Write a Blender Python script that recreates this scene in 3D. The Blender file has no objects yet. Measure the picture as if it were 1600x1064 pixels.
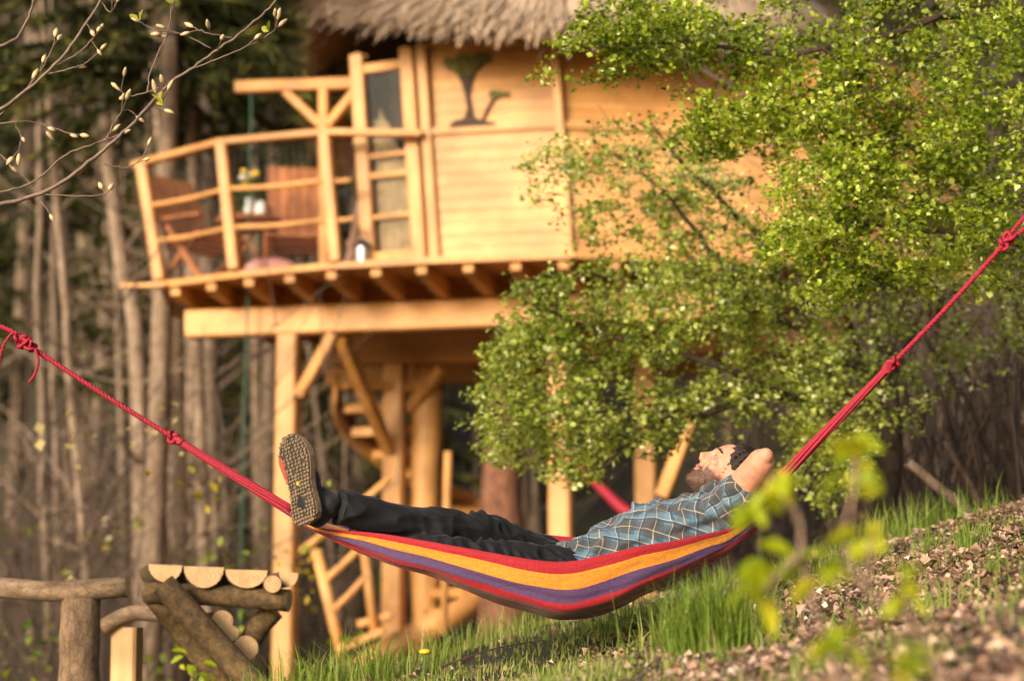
import bpy, math, random
import numpy as np
from mathutils import Vector, Matrix, noise as mnoise

random.seed(7)
rng = np.random.default_rng(7)
S = bpy.context.scene
COL = S.collection

# ------------------------------------------------------------------ camera
PITCH = math.atan((1020 - 532) / 3333.3)
CAMZ = 1.0
cam_d = bpy.data.cameras.new('camera')
cam = bpy.data.objects.new('camera', cam_d)
COL.objects.link(cam)
cam.location = (0, 0, CAMZ)
cam.rotation_euler = (math.pi / 2 + PITCH, 0, 0)
cam_d.lens = 75
cam_d.sensor_width = 36
cam_d.clip_start = 0.1
cam_d.clip_end = 500
cam_d.dof.use_dof = True
cam_d.dof.focus_distance = 7.5
cam_d.dof.aperture_fstop = 1.75
cam_d.dof.aperture_blades = 9
S.camera = cam

# ------------------------------------------------------------------ light
SUN_DIR = Vector((-0.52, -0.78, 0.31)).normalized()      # from the scene to the sun
el = math.asin(SUN_DIR.z)
w = bpy.data.worlds.new('World')
S.world = w
w.use_nodes = True
nt = w.node_tree
sky = nt.nodes.new('ShaderNodeTexSky')
sky.sky_type = 'NISHITA'
sky.sun_disc = False
sky.sun_elevation = el
sky.sun_rotation = math.atan2(SUN_DIR.x, SUN_DIR.y)
sky.dust_density = 4.0
sky.ozone_density = 0.5
bg = nt.nodes['Background']
bg.inputs['Strength'].default_value = 0.15
nt.links.new(sky.outputs[0], bg.inputs['Color'])
sd = bpy.data.lights.new('sun', 'SUN')
sd.energy = 3.2
sd.angle = math.radians(18)
sd.color = (1.0, 0.90, 0.76)
sun = bpy.data.objects.new('sun', sd)
COL.objects.link(sun)
sun.rotation_euler = (-SUN_DIR).to_track_quat('-Z', 'Y').to_euler()
S.view_settings.view_transform = 'Standard'
S.view_settings.look = 'None'
S.view_settings.gamma = 1
S.view_settings.use_curve_mapping = False
S.view_settings.exposure = 0.42
S.render.engine = 'CYCLES'
S.cycles.max_bounces = 6
S.cycles.transparent_max_bounces = 8
S.cycles.use_denoising = True

# ------------------------------------------------------------------ helpers
cp, sp = math.cos(PITCH), math.sin(PITCH)


def P(px, py, Y):
    """point seen at photo pixel (px, py) at distance Y along +Y"""
    u = (px - 800) / 3333.3
    v = (532 - py) / 3333.3
    d = np.array([u, cp - v * sp, sp + v * cp])
    return np.array([0, 0, CAMZ]) + d * (Y / d[1])


def PL(pts):
    return [P(*p) for p in pts]


def nrm(v):
    v = np.asarray(v, float)
    return v / (np.linalg.norm(v) + 1e-12)


def wloc(o):
    v = np.zeros(3)
    while o is not None:
        v += np.array(o.location)
        o = o.parent
    return v


def tag(o, label=None, cat=None, group=None, kind=None):
    if label: o['label'] = label
    if cat: o['category'] = cat
    if group: o['group'] = group
    if kind: o['kind'] = kind
    return o


def thing(name, loc, label, cat, group=None):
    o = bpy.data.objects.new(name, None)
    o.empty_display_size = 0.1
    COL.objects.link(o)
    o.location = tuple(loc)
    return tag(o, label, cat, group)


class MB:
    """collects shapes into one mesh"""
    def __init__(self):
        self.v, self.f, self.n = [], [], 0

    def add(self, V, F):
        V = np.asarray(V, float)
        self.v.append(V)
        self.f += [tuple(i + self.n for i in f) for f in F]
        self.n += len(V)
        return self

    def beam(self, a, b, w, h, up=(0, 0, 1), ch=0.12):
        a, b = np.asarray(a, float), np.asarray(b, float)
        d = nrm(b - a)
        s = nrm(np.cross(d, up))
        t = np.cross(s, d)
        c = min(w, h) * ch
        prof = [(-w/2+c, -h/2), (w/2-c, -h/2), (w/2, -h/2+c), (w/2, h/2-c), (w/2-c, h/2), (-w/2+c, h/2), (-w/2, h/2-c), (-w/2, -h/2+c)]
        V = [a + s*x + t*y for x, y in prof] + [b + s*x + t*y for x, y in prof]
        F = [(i, (i+1) % 8, 8+(i+1) % 8, 8+i) for i in range(8)]
        F += [tuple(range(7, -1, -1)), tuple(range(8, 16))]
        return self.add(V, F)

    def tube(self, pts, rad, n=8, caps=True, flat=1.0):
        pts = np.asarray(pts, float)
        m = len(pts)
        rad = np.broadcast_to(np.asarray(rad, float), (m,))
        T = np.gradient(pts, axis=0)
        T /= np.linalg.norm(T, axis=1)[:, None] + 1e-12
        ref = np.array([0, 0, 1.0]) if abs(T[0][2]) < 0.9 else np.array([1.0, 0, 0])
        A = np.cross(T, ref)
        A /= np.linalg.norm(A, axis=1)[:, None] + 1e-9
        B = np.cross(T, A)
        th = np.arange(n) * 2 * np.pi / n
        V = pts[:, None, :] + rad[:, None, None] * (A[:, None, :] * np.cos(th)[None, :, None] + flat * B[:, None, :] * np.sin(th)[None, :, None])
        V = V.reshape(-1, 3)
        F = []
        for i in range(m - 1):
            for j in range(n):
                k = (j + 1) % n
                F.append((i*n+j, (i+1)*n+j, (i+1)*n+k, i*n+k))
        if caps:
            F.append(tuple(range(n)))
            F.append(tuple(range((m-1)*n + n - 1, (m-1)*n - 1, -1)))
        return self.add(V, F)

    def ell(self, c, ax, n=16, m=10):
        """ellipsoid, ax = 3 axis vectors already scaled"""
        ax = np.asarray(ax, float)
        V = [c + ax[2]]
        for i in range(1, m):
            p = math.pi * i / m
            for j in range(n):
                t = 2 * math.pi * j / n
                V.append(c + ax[0]*math.sin(p)*math.cos(t) + ax[1]*math.sin(p)*math.sin(t) + ax[2]*math.cos(p))
        V.append(c - ax[2])
        F = [(0, 1+j, 1+(j+1) % n) for j in range(n)]
        for i in range(m - 2):
            for j in range(n):
                k = (j+1) % n
                F.append((1+i*n+j, 1+(i+1)*n+j, 1+(i+1)*n+k, 1+i*n+k))
        L = len(V) - 1
        F += [(L, 1+(m-2)*n+(j+1) % n, 1+(m-2)*n+j) for j in range(n)]
        return self.add(V, F)

    def loft(self, pts, ra, rb, side, n=20, cap=0.9):
        """closed limb: ellipse rings (ra along side, rb along the other) and rounded ends"""
        pts = np.asarray(pts, float)
        m = len(pts)
        T = np.gradient(pts, axis=0)
        V, F = [], []
        th = np.arange(n) * 2 * np.pi / n
        rings = []
        for i in range(m):
            t = nrm(T[i])
            s = np.asarray(side, float)
            s = nrm(s - t * np.dot(s, t))
            u = np.cross(t, s)
            if i == 0:
                for q in (0.45, 0.8):
                    z = math.sqrt(1 - q*q)
                    rings.append((pts[i] - t * z * rb[i] * 0.9, s, u, ra[i]*q, rb[i]*q))
            rings.append((pts[i], s, u, ra[i], rb[i]))
            if i == m - 1:
                for q in (0.8, 0.45):
                    z = math.sqrt(1 - q*q)
                    rings.append((pts[i] + t * z * rb[i] * cap, s, u, ra[i]*q, rb[i]*q))
        for c, s, u, a, b in rings:
            for t in th:
                V.append(c + s*a*math.cos(t) + u*b*math.sin(t))
        for i in range(len(rings) - 1):
            for j in range(n):
                k = (j+1) % n
                F.append((i*n+j, i*n+k, (i+1)*n+k, (i+1)*n+j))
        F.append(tuple(range(n-1, -1, -1)))
        F.append(tuple(range((len(rings)-1)*n, len(rings)*n)))
        return self.add(V, F)

    def prism(self, poly, ext):
        """poly: list of 3-D points in a plane, extruded along ext"""
        V = [np.asarray(p, float) for p in poly]
        n = len(V)
        V = V + [p + np.asarray(ext) for p in V]
        F = [tuple(range(n-1, -1, -1)), tuple(range(n, 2*n))] + [(i, (i+1) % n, n+(i+1) % n, n+i) for i in range(n)]
        return self.add(V, F)

    def mesh(self, name, off=(0, 0, 0), smooth=False):
        me = bpy.data.meshes.new(name)
        V = np.concatenate(self.v) - np.asarray(off)
        me.from_pydata(V.tolist(), [], self.f)
        if smooth:
            me.polygons.foreach_set('use_smooth', [True] * len(me.polygons))
        me.update()
        return me

    def build(self, name, mat, parent=None, smooth=False):
        me = self.mesh(name, wloc(parent) if parent else (0, 0, 0), smooth)
        me.materials.append(mat)
        o = bpy.data.objects.new(name, me)
        COL.objects.link(o)
        o.parent = parent
        return o

    def top(self, name, mat, label, cat, group=None, smooth=False, kind=None):
        V = np.concatenate(self.v)
        c = np.array([(V[:, 0].min()+V[:, 0].max())/2, (V[:, 1].min()+V[:, 1].max())/2, V[:, 2].min()])
        me = self.mesh(name, c, smooth)
        me.materials.append(mat)
        o = bpy.data.objects.new(name, me)
        COL.objects.link(o)
        o.location = tuple(c)
        return tag(o, label, cat, group, kind)


def raw(name, V, F3, mat, parent=None, attr=None, smooth=False, quads=False):
    """fast mesh from numpy arrays; attr = per-face float"""
    V = np.asarray(V, np.float32) - (wloc(parent).astype(np.float32) if parent else 0)
    F3 = np.asarray(F3, np.int32)
    k = F3.shape[1]
    me = bpy.data.meshes.new(name)
    me.vertices.add(len(V))
    me.vertices.foreach_set('co', V.ravel())
    me.loops.add(F3.size)
    me.loops.foreach_set('vertex_index', F3.ravel())
    me.polygons.add(len(F3))
    me.polygons.foreach_set('loop_start', np.arange(0, F3.size, k, dtype=np.int32))
    me.polygons.foreach_set('loop_total', np.full(len(F3), k, np.int32))
    if smooth:
        me.polygons.foreach_set('use_smooth', np.ones(len(F3), bool))
    me.update(calc_edges=True)
    if attr is not None:
        a = me.attributes.new('rnd', 'FLOAT', 'FACE')
        a.data.foreach_set('value', np.asarray(attr, np.float32))
    me.materials.append(mat)
    o = bpy.data.objects.new(name, me)
    COL.objects.link(o)
    o.parent = parent
    return o


def catmull(pts, n):
    pts = np.asarray(pts, float)
    m = len(pts)
    t = np.linspace(0, m - 1, n)
    i = np.clip(t.astype(int), 0, m - 2)
    f = (t - i)[:, None]
    p0 = pts[np.clip(i-1, 0, m-1)]; p1 = pts[i]; p2 = pts[i+1]; p3 = pts[np.clip(i+2, 0, m-1)]
    return 0.5 * ((2*p1) + (-p0+p2)*f + (2*p0-5*p1+4*p2-p3)*f*f + (-p0+3*p1-3*p2+p3)*f**3)


# ------------------------------------------------------------------ materials
def new_mat(name):
    m = bpy.data.materials.new(name)
    m.use_nodes = True
    t = m.node_tree
    return m, t, t.nodes['Principled BSDF']


def N(t, typ, **kw):
    n = t.nodes.new(typ)
    for k, v in kw.items():
        if k in n.inputs: n.inputs[k].default_value = v
        else: setattr(n, k, v)
    return n


def ramp(t, stops, interp='LINEAR'):
    r = t.nodes.new('ShaderNodeValToRGB')
    r.color_ramp.interpolation = interp
    e = r.color_ramp.elements
    while len(e) < len(stops): e.new(0.5)
    for q, (p, c) in zip(e, stops):
        q.position = p
        q.color = (*c, 1) if len(c) == 3 else c
    return r


def mixc(t, fac, a, b, mode='MIX'):
    m = t.nodes.new('ShaderNodeMix')
    m.data_type = 'RGBA'
    m.blend_type = mode
    for sock, v in ((m.inputs[0], fac), (m.inputs[6], a), (m.inputs[7], b)):
        if hasattr(v, 'links'): t.links.new(v, sock)
        elif isinstance(v, (int, float)): sock.default_value = v
        else: sock.default_value = (*v, 1)
    return m.outputs[2]


def math_n(t, op, a, b=0.0, c=0.0):
    m = t.nodes.new('ShaderNodeMath')
    m.operation = op
    for s, v in zip(m.inputs, (a, b, c)):
        if hasattr(v, 'links'): t.links.new(v, s)
        else: s.default_value = v
    return m.outputs[0]


def wood_mat(name, c1, c2, scale=(3, 3, 30), rough=0.6, bump=0.15, rand=0.12, knots=True):
    """grain runs along the object's longest way: scale stretches the noise"""
    m, t, b = new_mat(name)
    tc = N(t, 'ShaderNodeTexCoord')
    mp = N(t, 'ShaderNodeMapping')
    mp.inputs['Scale'].default_value = scale
    t.links.new(tc.outputs['Object'], mp.inputs[0])
    n1 = N(t, 'ShaderNodeTexNoise', Scale=1.6, Detail=6.0, Roughness=0.65, Distortion=0.6)
    t.links.new(mp.outputs[0], n1.inputs['Vector'])
    r = ramp(t, [(0.32, c2), (0.62, c1)])
    t.links.new(n1.outputs[0], r.inputs[0])
    col = r.outputs[0]
    if knots:
        n2 = N(t, 'ShaderNodeTexNoise', Scale=2.3, Detail=3.0, Roughness=0.5)
        t.links.new(tc.outputs['Object'], n2.inputs['Vector'])
        r2 = ramp(t, [(0.35, (0.72, 0.66, 0.6)), (0.62, (1.06, 1.04, 1.02))])
        t.links.new(n2.outputs[0], r2.inputs[0])
        col = mixc(t, 1.0, col, r2.outputs[0], 'MULTIPLY')
    oi = N(t, 'ShaderNodeObjectInfo')
    v = math_n(t, 'MULTIPLY_ADD', oi.outputs['Random'], 2 * rand, 1 - rand)
    hs = N(t, 'ShaderNodeHueSaturation')
    t.links.new(v, hs.inputs['Value'])
    t.links.new(col, hs.inputs['Color'])
    t.links.new(hs.outputs[0], b.inputs['Base Color'])
    b.inputs['Roughness'].default_value = rough
    bp = N(t, 'ShaderNodeBump', Strength=bump, Distance=0.01)
    t.links.new(n1.outputs[0], bp.inputs['Height'])
    t.links.new(bp.outputs[0], b.inputs['Normal'])
    return m


def plain(name, c, rough=0.6, var=0.25, scale=8.0, bump=0.1, metal=0.0, dist=0.01):
    m, t, b = new_mat(name)
    tc = N(t, 'ShaderNodeTexCoord')
    n1 = N(t, 'ShaderNodeTexNoise', Scale=scale, Detail=5.0, Roughness=0.6)
    t.links.new(tc.outputs['Object'], n1.inputs['Vector'])
    c = np.array(c)
    r = ramp(t, [(0.3, tuple(c * (1 - var))), (0.7, tuple(np.minimum(c * (1 + var), 1)))])
    t.links.new(n1.outputs[0], r.inputs[0])
    t.links.new(r.outputs[0], b.inputs['Base Color'])
    b.inputs['Roughness'].default_value = rough
    b.inputs['Metallic'].default_value = metal
    if bump:
        bp = N(t, 'ShaderNodeBump', Strength=bump, Distance=dist)
        t.links.new(n1.outputs[0], bp.inputs['Height'])
        t.links.new(bp.outputs[0], b.inputs['Normal'])
    return m


def bark_mat(name, c1, c2, sc=(14, 14, 2.5), bump=0.6):
    m = wood_mat(name, c1, c2, sc, 0.9, bump, 0.18, True)
    t = m.node_tree; b = t.nodes['Principled BSDF']
    tc = N(t, 'ShaderNodeTexCoord')
    vo = N(t, 'ShaderNodeTexVoronoi', Scale=38.0, feature='DISTANCE_TO_EDGE')
    mp = N(t, 'ShaderNodeMapping'); mp.inputs['Scale'].default_value = tuple(0.35 + 0.65*min(1, q/12) for q in sc)
    nz_ = N(t, 'ShaderNodeTexNoise', Scale=26.0, Detail=8.0, Roughness=0.75)
    t.links.new(tc.outputs['Object'], mp.inputs[0]); t.links.new(mp.outputs[0], vo.inputs['Vector']); t.links.new(mp.outputs[0], nz_.inputs['Vector'])
    old = b.inputs['Base Color'].links[0].from_socket
    r1 = ramp(t, [(0.0, (0.45, 0.42, 0.4)), (0.09, (1, 1, 1))]); t.links.new(vo.outputs['Distance'], r1.inputs[0])
    r2 = ramp(t, [(0.35, (0.55, 0.52, 0.5)), (0.6, (1.15, 1.12, 1.1))]); t.links.new(nz_.outputs[0], r2.inputs[0])
    c = mixc(t, 1.0, mixc(t, 0.6, old, r1.outputs[0], 'MULTIPLY'), r2.outputs[0], 'MULTIPLY')
    t.links.new(c, b.inputs['Base Color'])
    bp = [n for n in t.nodes if n.type == 'BUMP'][0]
    t.links.new(nz_.outputs[0], bp.inputs['Height'])
    return m


def leaf_mat(name, stops, trans=0.45, rough=0.45, spec=0.4):
    m, t, b = new_mat(name)
    at = N(t, 'ShaderNodeAttribute', attribute_name='rnd')
    r = ramp(t, stops)
    t.links.new(at.outputs['Fac'], r.inputs[0])
    t.links.new(r.outputs[0], b.inputs['Base Color'])
    b.inputs['Roughness'].default_value = rough
    b.inputs['Specular IOR Level'].default_value = spec
    tr = N(t, 'ShaderNodeBsdfTranslucent')
    hs = N(t, 'ShaderNodeHueSaturation', Value=1.5, Saturation=1.1, Hue=0.49)
    t.links.new(r.outputs[0], hs.inputs['Color'])
    t.links.new(hs.outputs[0], tr.inputs['Color'])
    mx = N(t, 'ShaderNodeMixShader')
    mx.inputs[0].default_value = trans
    t.links.new(b.outputs[0], mx.inputs[1])
    t.links.new(tr.outputs[0], mx.inputs[2])
    t.links.new(mx.outputs[0], t.nodes['Material Output'].inputs['Surface'])
    return m


def obj_leaf_mat(name, stops, trans=0.45):
    """same, colour picked by object (single leaves that are objects)"""
    m = leaf_mat(name, stops, trans)
    t = m.node_tree
    at = [n for n in t.nodes if n.type == 'ATTRIBUTE'][0]
    oi = N(t, 'ShaderNodeObjectInfo')
    rp = [n for n in t.nodes if n.type == 'VALTORGB'][0]
    t.links.new(oi.outputs['Random'], rp.inputs[0])
    return m


H_ = (2.5, 22, 22)       # grain along x
V_ = (22, 22, 2.5)       # grain along z
M = {}
M['pine_h'] = wood_mat('pine_horizontal', (0.66, 0.345, 0.115), (0.53, 0.255, 0.075), H_, 0.55, 0.08)
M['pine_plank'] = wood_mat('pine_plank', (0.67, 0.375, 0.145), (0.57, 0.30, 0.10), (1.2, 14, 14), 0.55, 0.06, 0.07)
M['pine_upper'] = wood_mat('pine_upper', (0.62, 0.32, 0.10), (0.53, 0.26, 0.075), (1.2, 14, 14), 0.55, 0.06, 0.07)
M['pine_v'] = wood_mat('pine_vertical', (0.66, 0.36, 0.13), (0.54, 0.27, 0.085), V_, 0.55, 0.08)
M['pine_j'] = wood_mat('pine_joist', (0.62, 0.31, 0.085), (0.48, 0.225, 0.055), (20, 2.5, 20), 0.6, 0.08)
M['pine_pale'] = wood_mat('pine_pale', (0.70, 0.45, 0.22), (0.6, 0.36, 0.15), V_, 0.6, 0.08)
M['log_strip'] = wood_mat('stripped_log', (0.60, 0.33, 0.11), (0.42, 0.20, 0.06), (9, 9, 2), 0.5, 0.3)
M['brownwood'] = wood_mat('oiled_brown_wood', (0.44, 0.17, 0.06), (0.28, 0.10, 0.035), (12, 12, 3), 0.45, 0.1)
M['barklog'] = bark_mat('bark_log', (0.19, 0.125, 0.05), (0.07, 0.045, 0.02), (14, 14, 14), 0.6)
M['raillog'] = bark_mat('weathered_rail', (0.36, 0.26, 0.17), (0.2, 0.14, 0.09), (4, 18, 18), 0.4)
M['barkpost'] = bark_mat('bark_post', (0.30, 0.21, 0.13), (0.15, 0.10, 0.06), (13, 13, 4), 0.7)
M['barktree'] = bark_mat('bark_grey', (0.39, 0.30, 0.22), (0.18, 0.135, 0.10), (12, 12, 2), 0.8)
M['deadwood'] = bark_mat('dead_wood', (0.17, 0.12, 0.09), (0.08, 0.055, 0.04), (12, 12, 4), 0.5)
M['barkred'] = bark_mat('bark_red', (0.25, 0.115, 0.065), (0.11, 0.05, 0.03), (9, 9, 3), 0.9)
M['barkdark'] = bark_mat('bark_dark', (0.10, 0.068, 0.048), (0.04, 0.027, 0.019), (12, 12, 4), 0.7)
M['twig'] = plain('twig_bark', (0.17, 0.11, 0.08), 0.6, 0.35, 30, 0.3)
M['brush'] = plain('brush_twig', (0.085, 0.056, 0.038), 0.8, 0.45, 6, 0)
M['thatch'] = None


def endgrain():
    m, t, b = new_mat('sawn_log_end')
    tc = N(t, 'ShaderNodeTexCoord')
    wv = N(t, 'ShaderNodeTexNoise', Scale=22.0, Detail=6.0, Roughness=0.7)
    t.links.new(tc.outputs['Object'], wv.inputs['Vector'])
    r = ramp(t, [(0.3, (0.42, 0.25, 0.11)), (0.65, (0.62, 0.41, 0.21))])
    t.links.new(wv.outputs[0], r.inputs[0])
    mp = N(t, 'ShaderNodeMapping'); mp.inputs['Location'].default_value = (-0.52, 0, -0.55)
    rg = N(t, 'ShaderNodeTexWave', wave_type='RINGS', rings_direction='Y', Scale=5.0, Distortion=1.6, Detail=3.0)
    t.links.new(tc.outputs['Generated'], mp.inputs[0]); t.links.new(mp.outputs[0], rg.inputs['Vector'])
    rr_ = ramp(t, [(0.0, (0.55, 0.48, 0.40)), (0.45, (1.0, 1.0, 1.0))]); t.links.new(rg.outputs[0], rr_.inputs[0])
    t.links.new(mixc(t, 0.6, r.outputs[0], rr_.outputs[0], 'MULTIPLY'), b.inputs['Base Color'])
    b.inputs['Roughness'].default_value = 0.7
    return m


M['end'] = endgrain()


def attr_ramp_mat(name, stops, rough=0.85, trans=0.0):
    if trans: return leaf_mat(name, stops, trans, rough, 0.2)
    m, t, b = new_mat(name)
    at = N(t, 'ShaderNodeAttribute', attribute_name='rnd')
    r = ramp(t, stops)
    t.links.new(at.outputs['Fac'], r.inputs[0])
    t.links.new(r.outputs[0], b.inputs['Base Color'])
    b.inputs['Roughness'].default_value = rough
    b.inputs['Specular IOR Level'].default_value = 0.2
    return m


M['thatch'] = attr_ramp_mat('reed_thatch', [(0, (0.25, 0.17, 0.105)), (0.4, (0.52, 0.38, 0.26)), (1, (0.76, 0.60, 0.44))])
M['hawthorn'] = leaf_mat('hawthorn_leaf', [(0, (0.05, 0.085, 0.01)), (0.3, (0.19, 0.275, 0.026)), (0.6, (0.40, 0.49, 0.045)), (0.85, (0.56, 0.64, 0.085)), (1, (0.80, 0.82, 0.32))], 0.4, 0.35, 0.5)
M['hawthorn_d'] = leaf_mat('hawthorn_leaf_old', [(0, (0.06, 0.09, 0.015)), (0.3, (0.24, 0.31, 0.045)), (0.6, (0.46, 0.53, 0.09)), (0.85, (0.62, 0.67, 0.18)), (1, (0.84, 0.85, 0.48))], 0.42, 0.35, 0.5)
M['needles'] = attr_ramp_mat('spruce_needles', [(0, (0.014, 0.020, 0.007)), (0.6, (0.055, 0.062, 0.014)), (1, (0.20, 0.17, 0.03))], 0.7)
M['grass'] = attr_ramp_mat('grass_blade', [(0, (0.09, 0.16, 0.02)), (0.45, (0.21, 0.30, 0.045)), (0.75, (0.34, 0.38, 0.10)), (1, (0.60, 0.50, 0.27))], 0.5, 0.35)
M['litter'] = attr_ramp_mat('dry_leaf', [(0, (0.09, 0.055, 0.04)), (0.3, (0.36, 0.215, 0.14)), (0.65, (0.58, 0.385, 0.275)), (0.9, (0.72, 0.54, 0.42)), (1, (0.83, 0.69, 0.57))], 0.7, 0.15)
M['bushleaf'] = obj_leaf_mat('sapling_leaf', [(0, (0.30, 0.42, 0.02)), (0.5, (0.48, 0.55, 0.02)), (1, (0.64, 0.58, 0.03))], 0.5)
M['scatterleaf'] = leaf_mat('undergrowth_leaf', [(0, (0.10, 0.16, 0.02)), (0.6, (0.28, 0.32, 0.03)), (0.9, (0.5, 0.36, 0.04)), (1, (0.6, 0.5, 0.3))], 0.4)


# ------------------------------------------------------------------ terrain
def sstep(a, b, x):
    t = np.clip((x - a) / (b - a), 0, 1)
    return t * t * (3 - 2 * t)


def gz(x, y):
    x = np.asarray(x, float); y = np.asarray(y, float)
    q = x + 0.54
    lat = np.where(q > 0, 0.22*q + 0.008*q*q, -1.3*(1-np.exp(0.22*q/1.3)))
    lat = np.minimum(lat, 0.22*q + 0.6)
    near = 0.92 + lat + 0.07 * (np.minimum(y, 9.4) - 9)
    near = near + 0.22 * np.maximum(x - 1.9, 0) ** 1.25 * sstep(11, 15, y)
    drop = sstep(9.3, 14.5, y) * (1 - sstep(0.9, 3.2, x))
    low = -0.15 + 0.05 * np.sin(x*0.6) + 0*y
    z = near*(1-drop) + np.minimum(near, low)*drop
    hill = np.maximum(y - 25, 0)
    z = z + 0.62 * hill * hill / (hill + 6)
    z = z + 0.03*np.sin(x*3.1+1)*np.sin(y*2.3) + 0.015*np.sin(x*7.7)*np.cos(y*6.1+x)
    return z


def soil_mat():
    m, t, b = new_mat('woodland_soil')
    tc = N(t, 'ShaderNodeTexCoord')
    n1 = N(t, 'ShaderNodeTexNoise', Scale=5.0, Detail=10.0, Roughness=0.75)
    t.links.new(tc.outputs['Object'], n1.inputs['Vector'])
    n2 = N(t, 'ShaderNodeTexNoise', Scale=0.8, Detail=4.0)
    t.links.new(tc.outputs['Object'], n2.inputs['Vector'])
    r = ramp(t, [(0.3, (0.02, 0.013, 0.008)), (0.55, (0.05, 0.032, 0.02)), (0.75, (0.10, 0.065, 0.042))])
    t.links.new(n1.outputs[0], r.inputs[0])
    r2 = ramp(t, [(0.45, (0, 0, 0)), (0.6, (0.35, 0.35, 0.35))])
    t.links.new(n2.outputs[0], r2.inputs[0])
    c = mixc(t, r2.outputs[0], r.outputs[0], (0.06, 0.08, 0.02))
    t.links.new(c, b.inputs['Base Color'])
    b.inputs['Roughness'].default_value = 0.95
    bp = N(t, 'ShaderNodeBump', Strength=0.8, Distance=0.05)
    t.links.new(n1.outputs[0], bp.inputs['Height'])
    t.links.new(bp.outputs[0], b.inputs['Normal'])
    return m


xs = np.concatenate([np.linspace(-90, -7, 40)[:-1], np.linspace(-7, 7, 120), np.linspace(7, 90, 40)[1:]])
ys = np.concatenate([np.linspace(-30, 1, 15)[:-1], np.linspace(1, 16, 120), np.linspace(16, 120, 70)[1:]])
gx, gy = np.meshgrid(xs, ys)
gv = np.stack([gx, gy, gz(gx, gy)], -1).reshape(-1, 3)
nx, ny = len(xs), len(ys)
ii, jj = np.meshgrid(np.arange(nx-1), np.arange(ny-1))
a0 = (jj*nx+ii).ravel()
ground = raw('ground', gv, np.stack([a0, a0+1, a0+1+nx, a0+nx], 1), soil_mat(), smooth=True)
tag(ground, 'brown woodland slope rising to a wooded hillside', None, None, 'structure')

# ------------------------------------------------------------------ treehouse
e1 = nrm((0.972, -0.236, 0)); e2 = np.array([0.236, 0.972, 0]); Z = np.array([0, 0, 1.0])
DECK = 4.237
LEAN = -0.07
deck_poly = np.array([(-3.125, 18.6), (-2.33, 18.04), (-1.48, 17.63), (-0.68, 17.40), (0.52, 17.15), (2.9, 17.5), (4.6, 18.5), (5.0, 20.5), (3.5, 22), (-1.5, 22), (-3.3, 20.4)])
tree_h = thing('treehouse', (0.6, 19.3, float(gz(0.6, 19.3))), 'pine plank treehouse on timber posts with thatched roof and railed deck', 'treehouse')


def clip_half(poly, n, d, keep_less):
    out = []
    m = len(poly)
    for i in range(m):
        a, b = poly[i], poly[(i+1) % m]
        da, db = np.dot(a, n) - d, np.dot(b, n) - d
        if not keep_less: da, db = -da, -db
        if da <= 0: out.append(a)
        if (da < 0 < db) or (db < 0 < da): out.append(a + (b-a)*da/(da-db))
    return out


def line_clip(poly, p, d):
    """param range of the line p + t d inside convex polygon"""
    t0, t1 = -1e9, 1e9
    m = len(poly)
    for i in range(m):
        a, b = poly[i], poly[(i+1) % m]
        n = np.array([(b-a)[1], -(b-a)[0]])
        den = np.dot(d, n); num = np.dot(a - p, n)
        if abs(den) < 1e-9: continue
        t = num / den
        if den > 0: t1 = min(t1, t)
        else: t0 = max(t0, t)
    return t0, t1


# deck boards, run along the front
deck = MB().beam((-2.9, 18.9, DECK-0.045), (4.2, 17.9, DECK-0.045), 0.06, 0.04).build('deck', M['pine_h'], tree_h)
n2d = e2[:2]
dmin, dmax = (deck_poly @ n2d).min(), (deck_poly @ n2d).max()
d = dmin
while d < dmax:
    pl = clip_half(list(deck_poly), n2d, d + 0.132, True)
    if len(pl) > 2: pl = clip_half(pl, n2d, d, False)
    if len(pl) > 2:
        MB().prism([np.array([p[0], p[1], DECK-0.03]) for p in pl], (0, 0, 0.03)).build('deck_board', M['pine_h'], deck)
    d += 0.138
# rim board along the visible edge of the deck
for a, b in list(zip(deck_poly[:6], deck_poly[1:7])):
    q = nrm(np.append(b-a, 0))
    nn = np.array([q[1], -q[0], 0])
    MB().beam(np.append(a, DECK-0.024)+nn*0.016, np.append(b, DECK-0.024)+nn*0.016, 0.03, 0.056).build('rim_board', M['pine_h'], tree_h)
MB().beam(P(192, 448, 18.62), P(262, 446, 18.5), 0.12, 0.035).build('ledge_board', M['pine_h'], tree_h)
# joists
k = -3.0
while k < 4.6:
    c0 = e1[:2]*k + np.array([0.0, 19.3]) * 0
    base = np.array([0.0, 18.0]) + e1[:2]*k
    t0, t1 = line_clip(deck_poly, base, e2[:2])
    if t1 - t0 > 0.5:
        a = np.append(base + e2[:2]*(t0+0.02), 4.118)
        b = np.append(base + e2[:2]*(t1-0.05), 4.118)
        dj = nrm(b-a); sj = np.array([dj[1], -dj[0], 0])*0.0425
        prof_ = [a+Z*0.0825, a-Z*0.005, a+dj*0.12-Z*0.035, a+dj*0.62-Z*0.0825, b-Z*0.0825, b+Z*0.0825]
        MB().prism([p - sj for p in prof_], sj*2).build('joist', M['pine_j'], tree_h)
    k += 0.40
# girders
B0 = P(295, 506, 18.85)
bz = float(B0[2]) - 0.012
B0[2] = bz
B1 = B0 + e1*4.75
MB().beam(B0, B1, 0.20, 0.245, ch=0.08).build('girder', M['pine_h'], tree_h)
C0 = P(506, 549, 20.0); C0[2] = 3.82
MB().beam(C0, C0 + e1*4.9, 0.2, 0.29, ch=0.08).build('girder', M['pine_h'], tree_h)
MB().beam(C0 + e2*1.6 + e1*-.5, C0 + e2*1.6 + e1*4.4, 0.2, 0.27).build('girder', M['pine_h'], tree_h)


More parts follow.
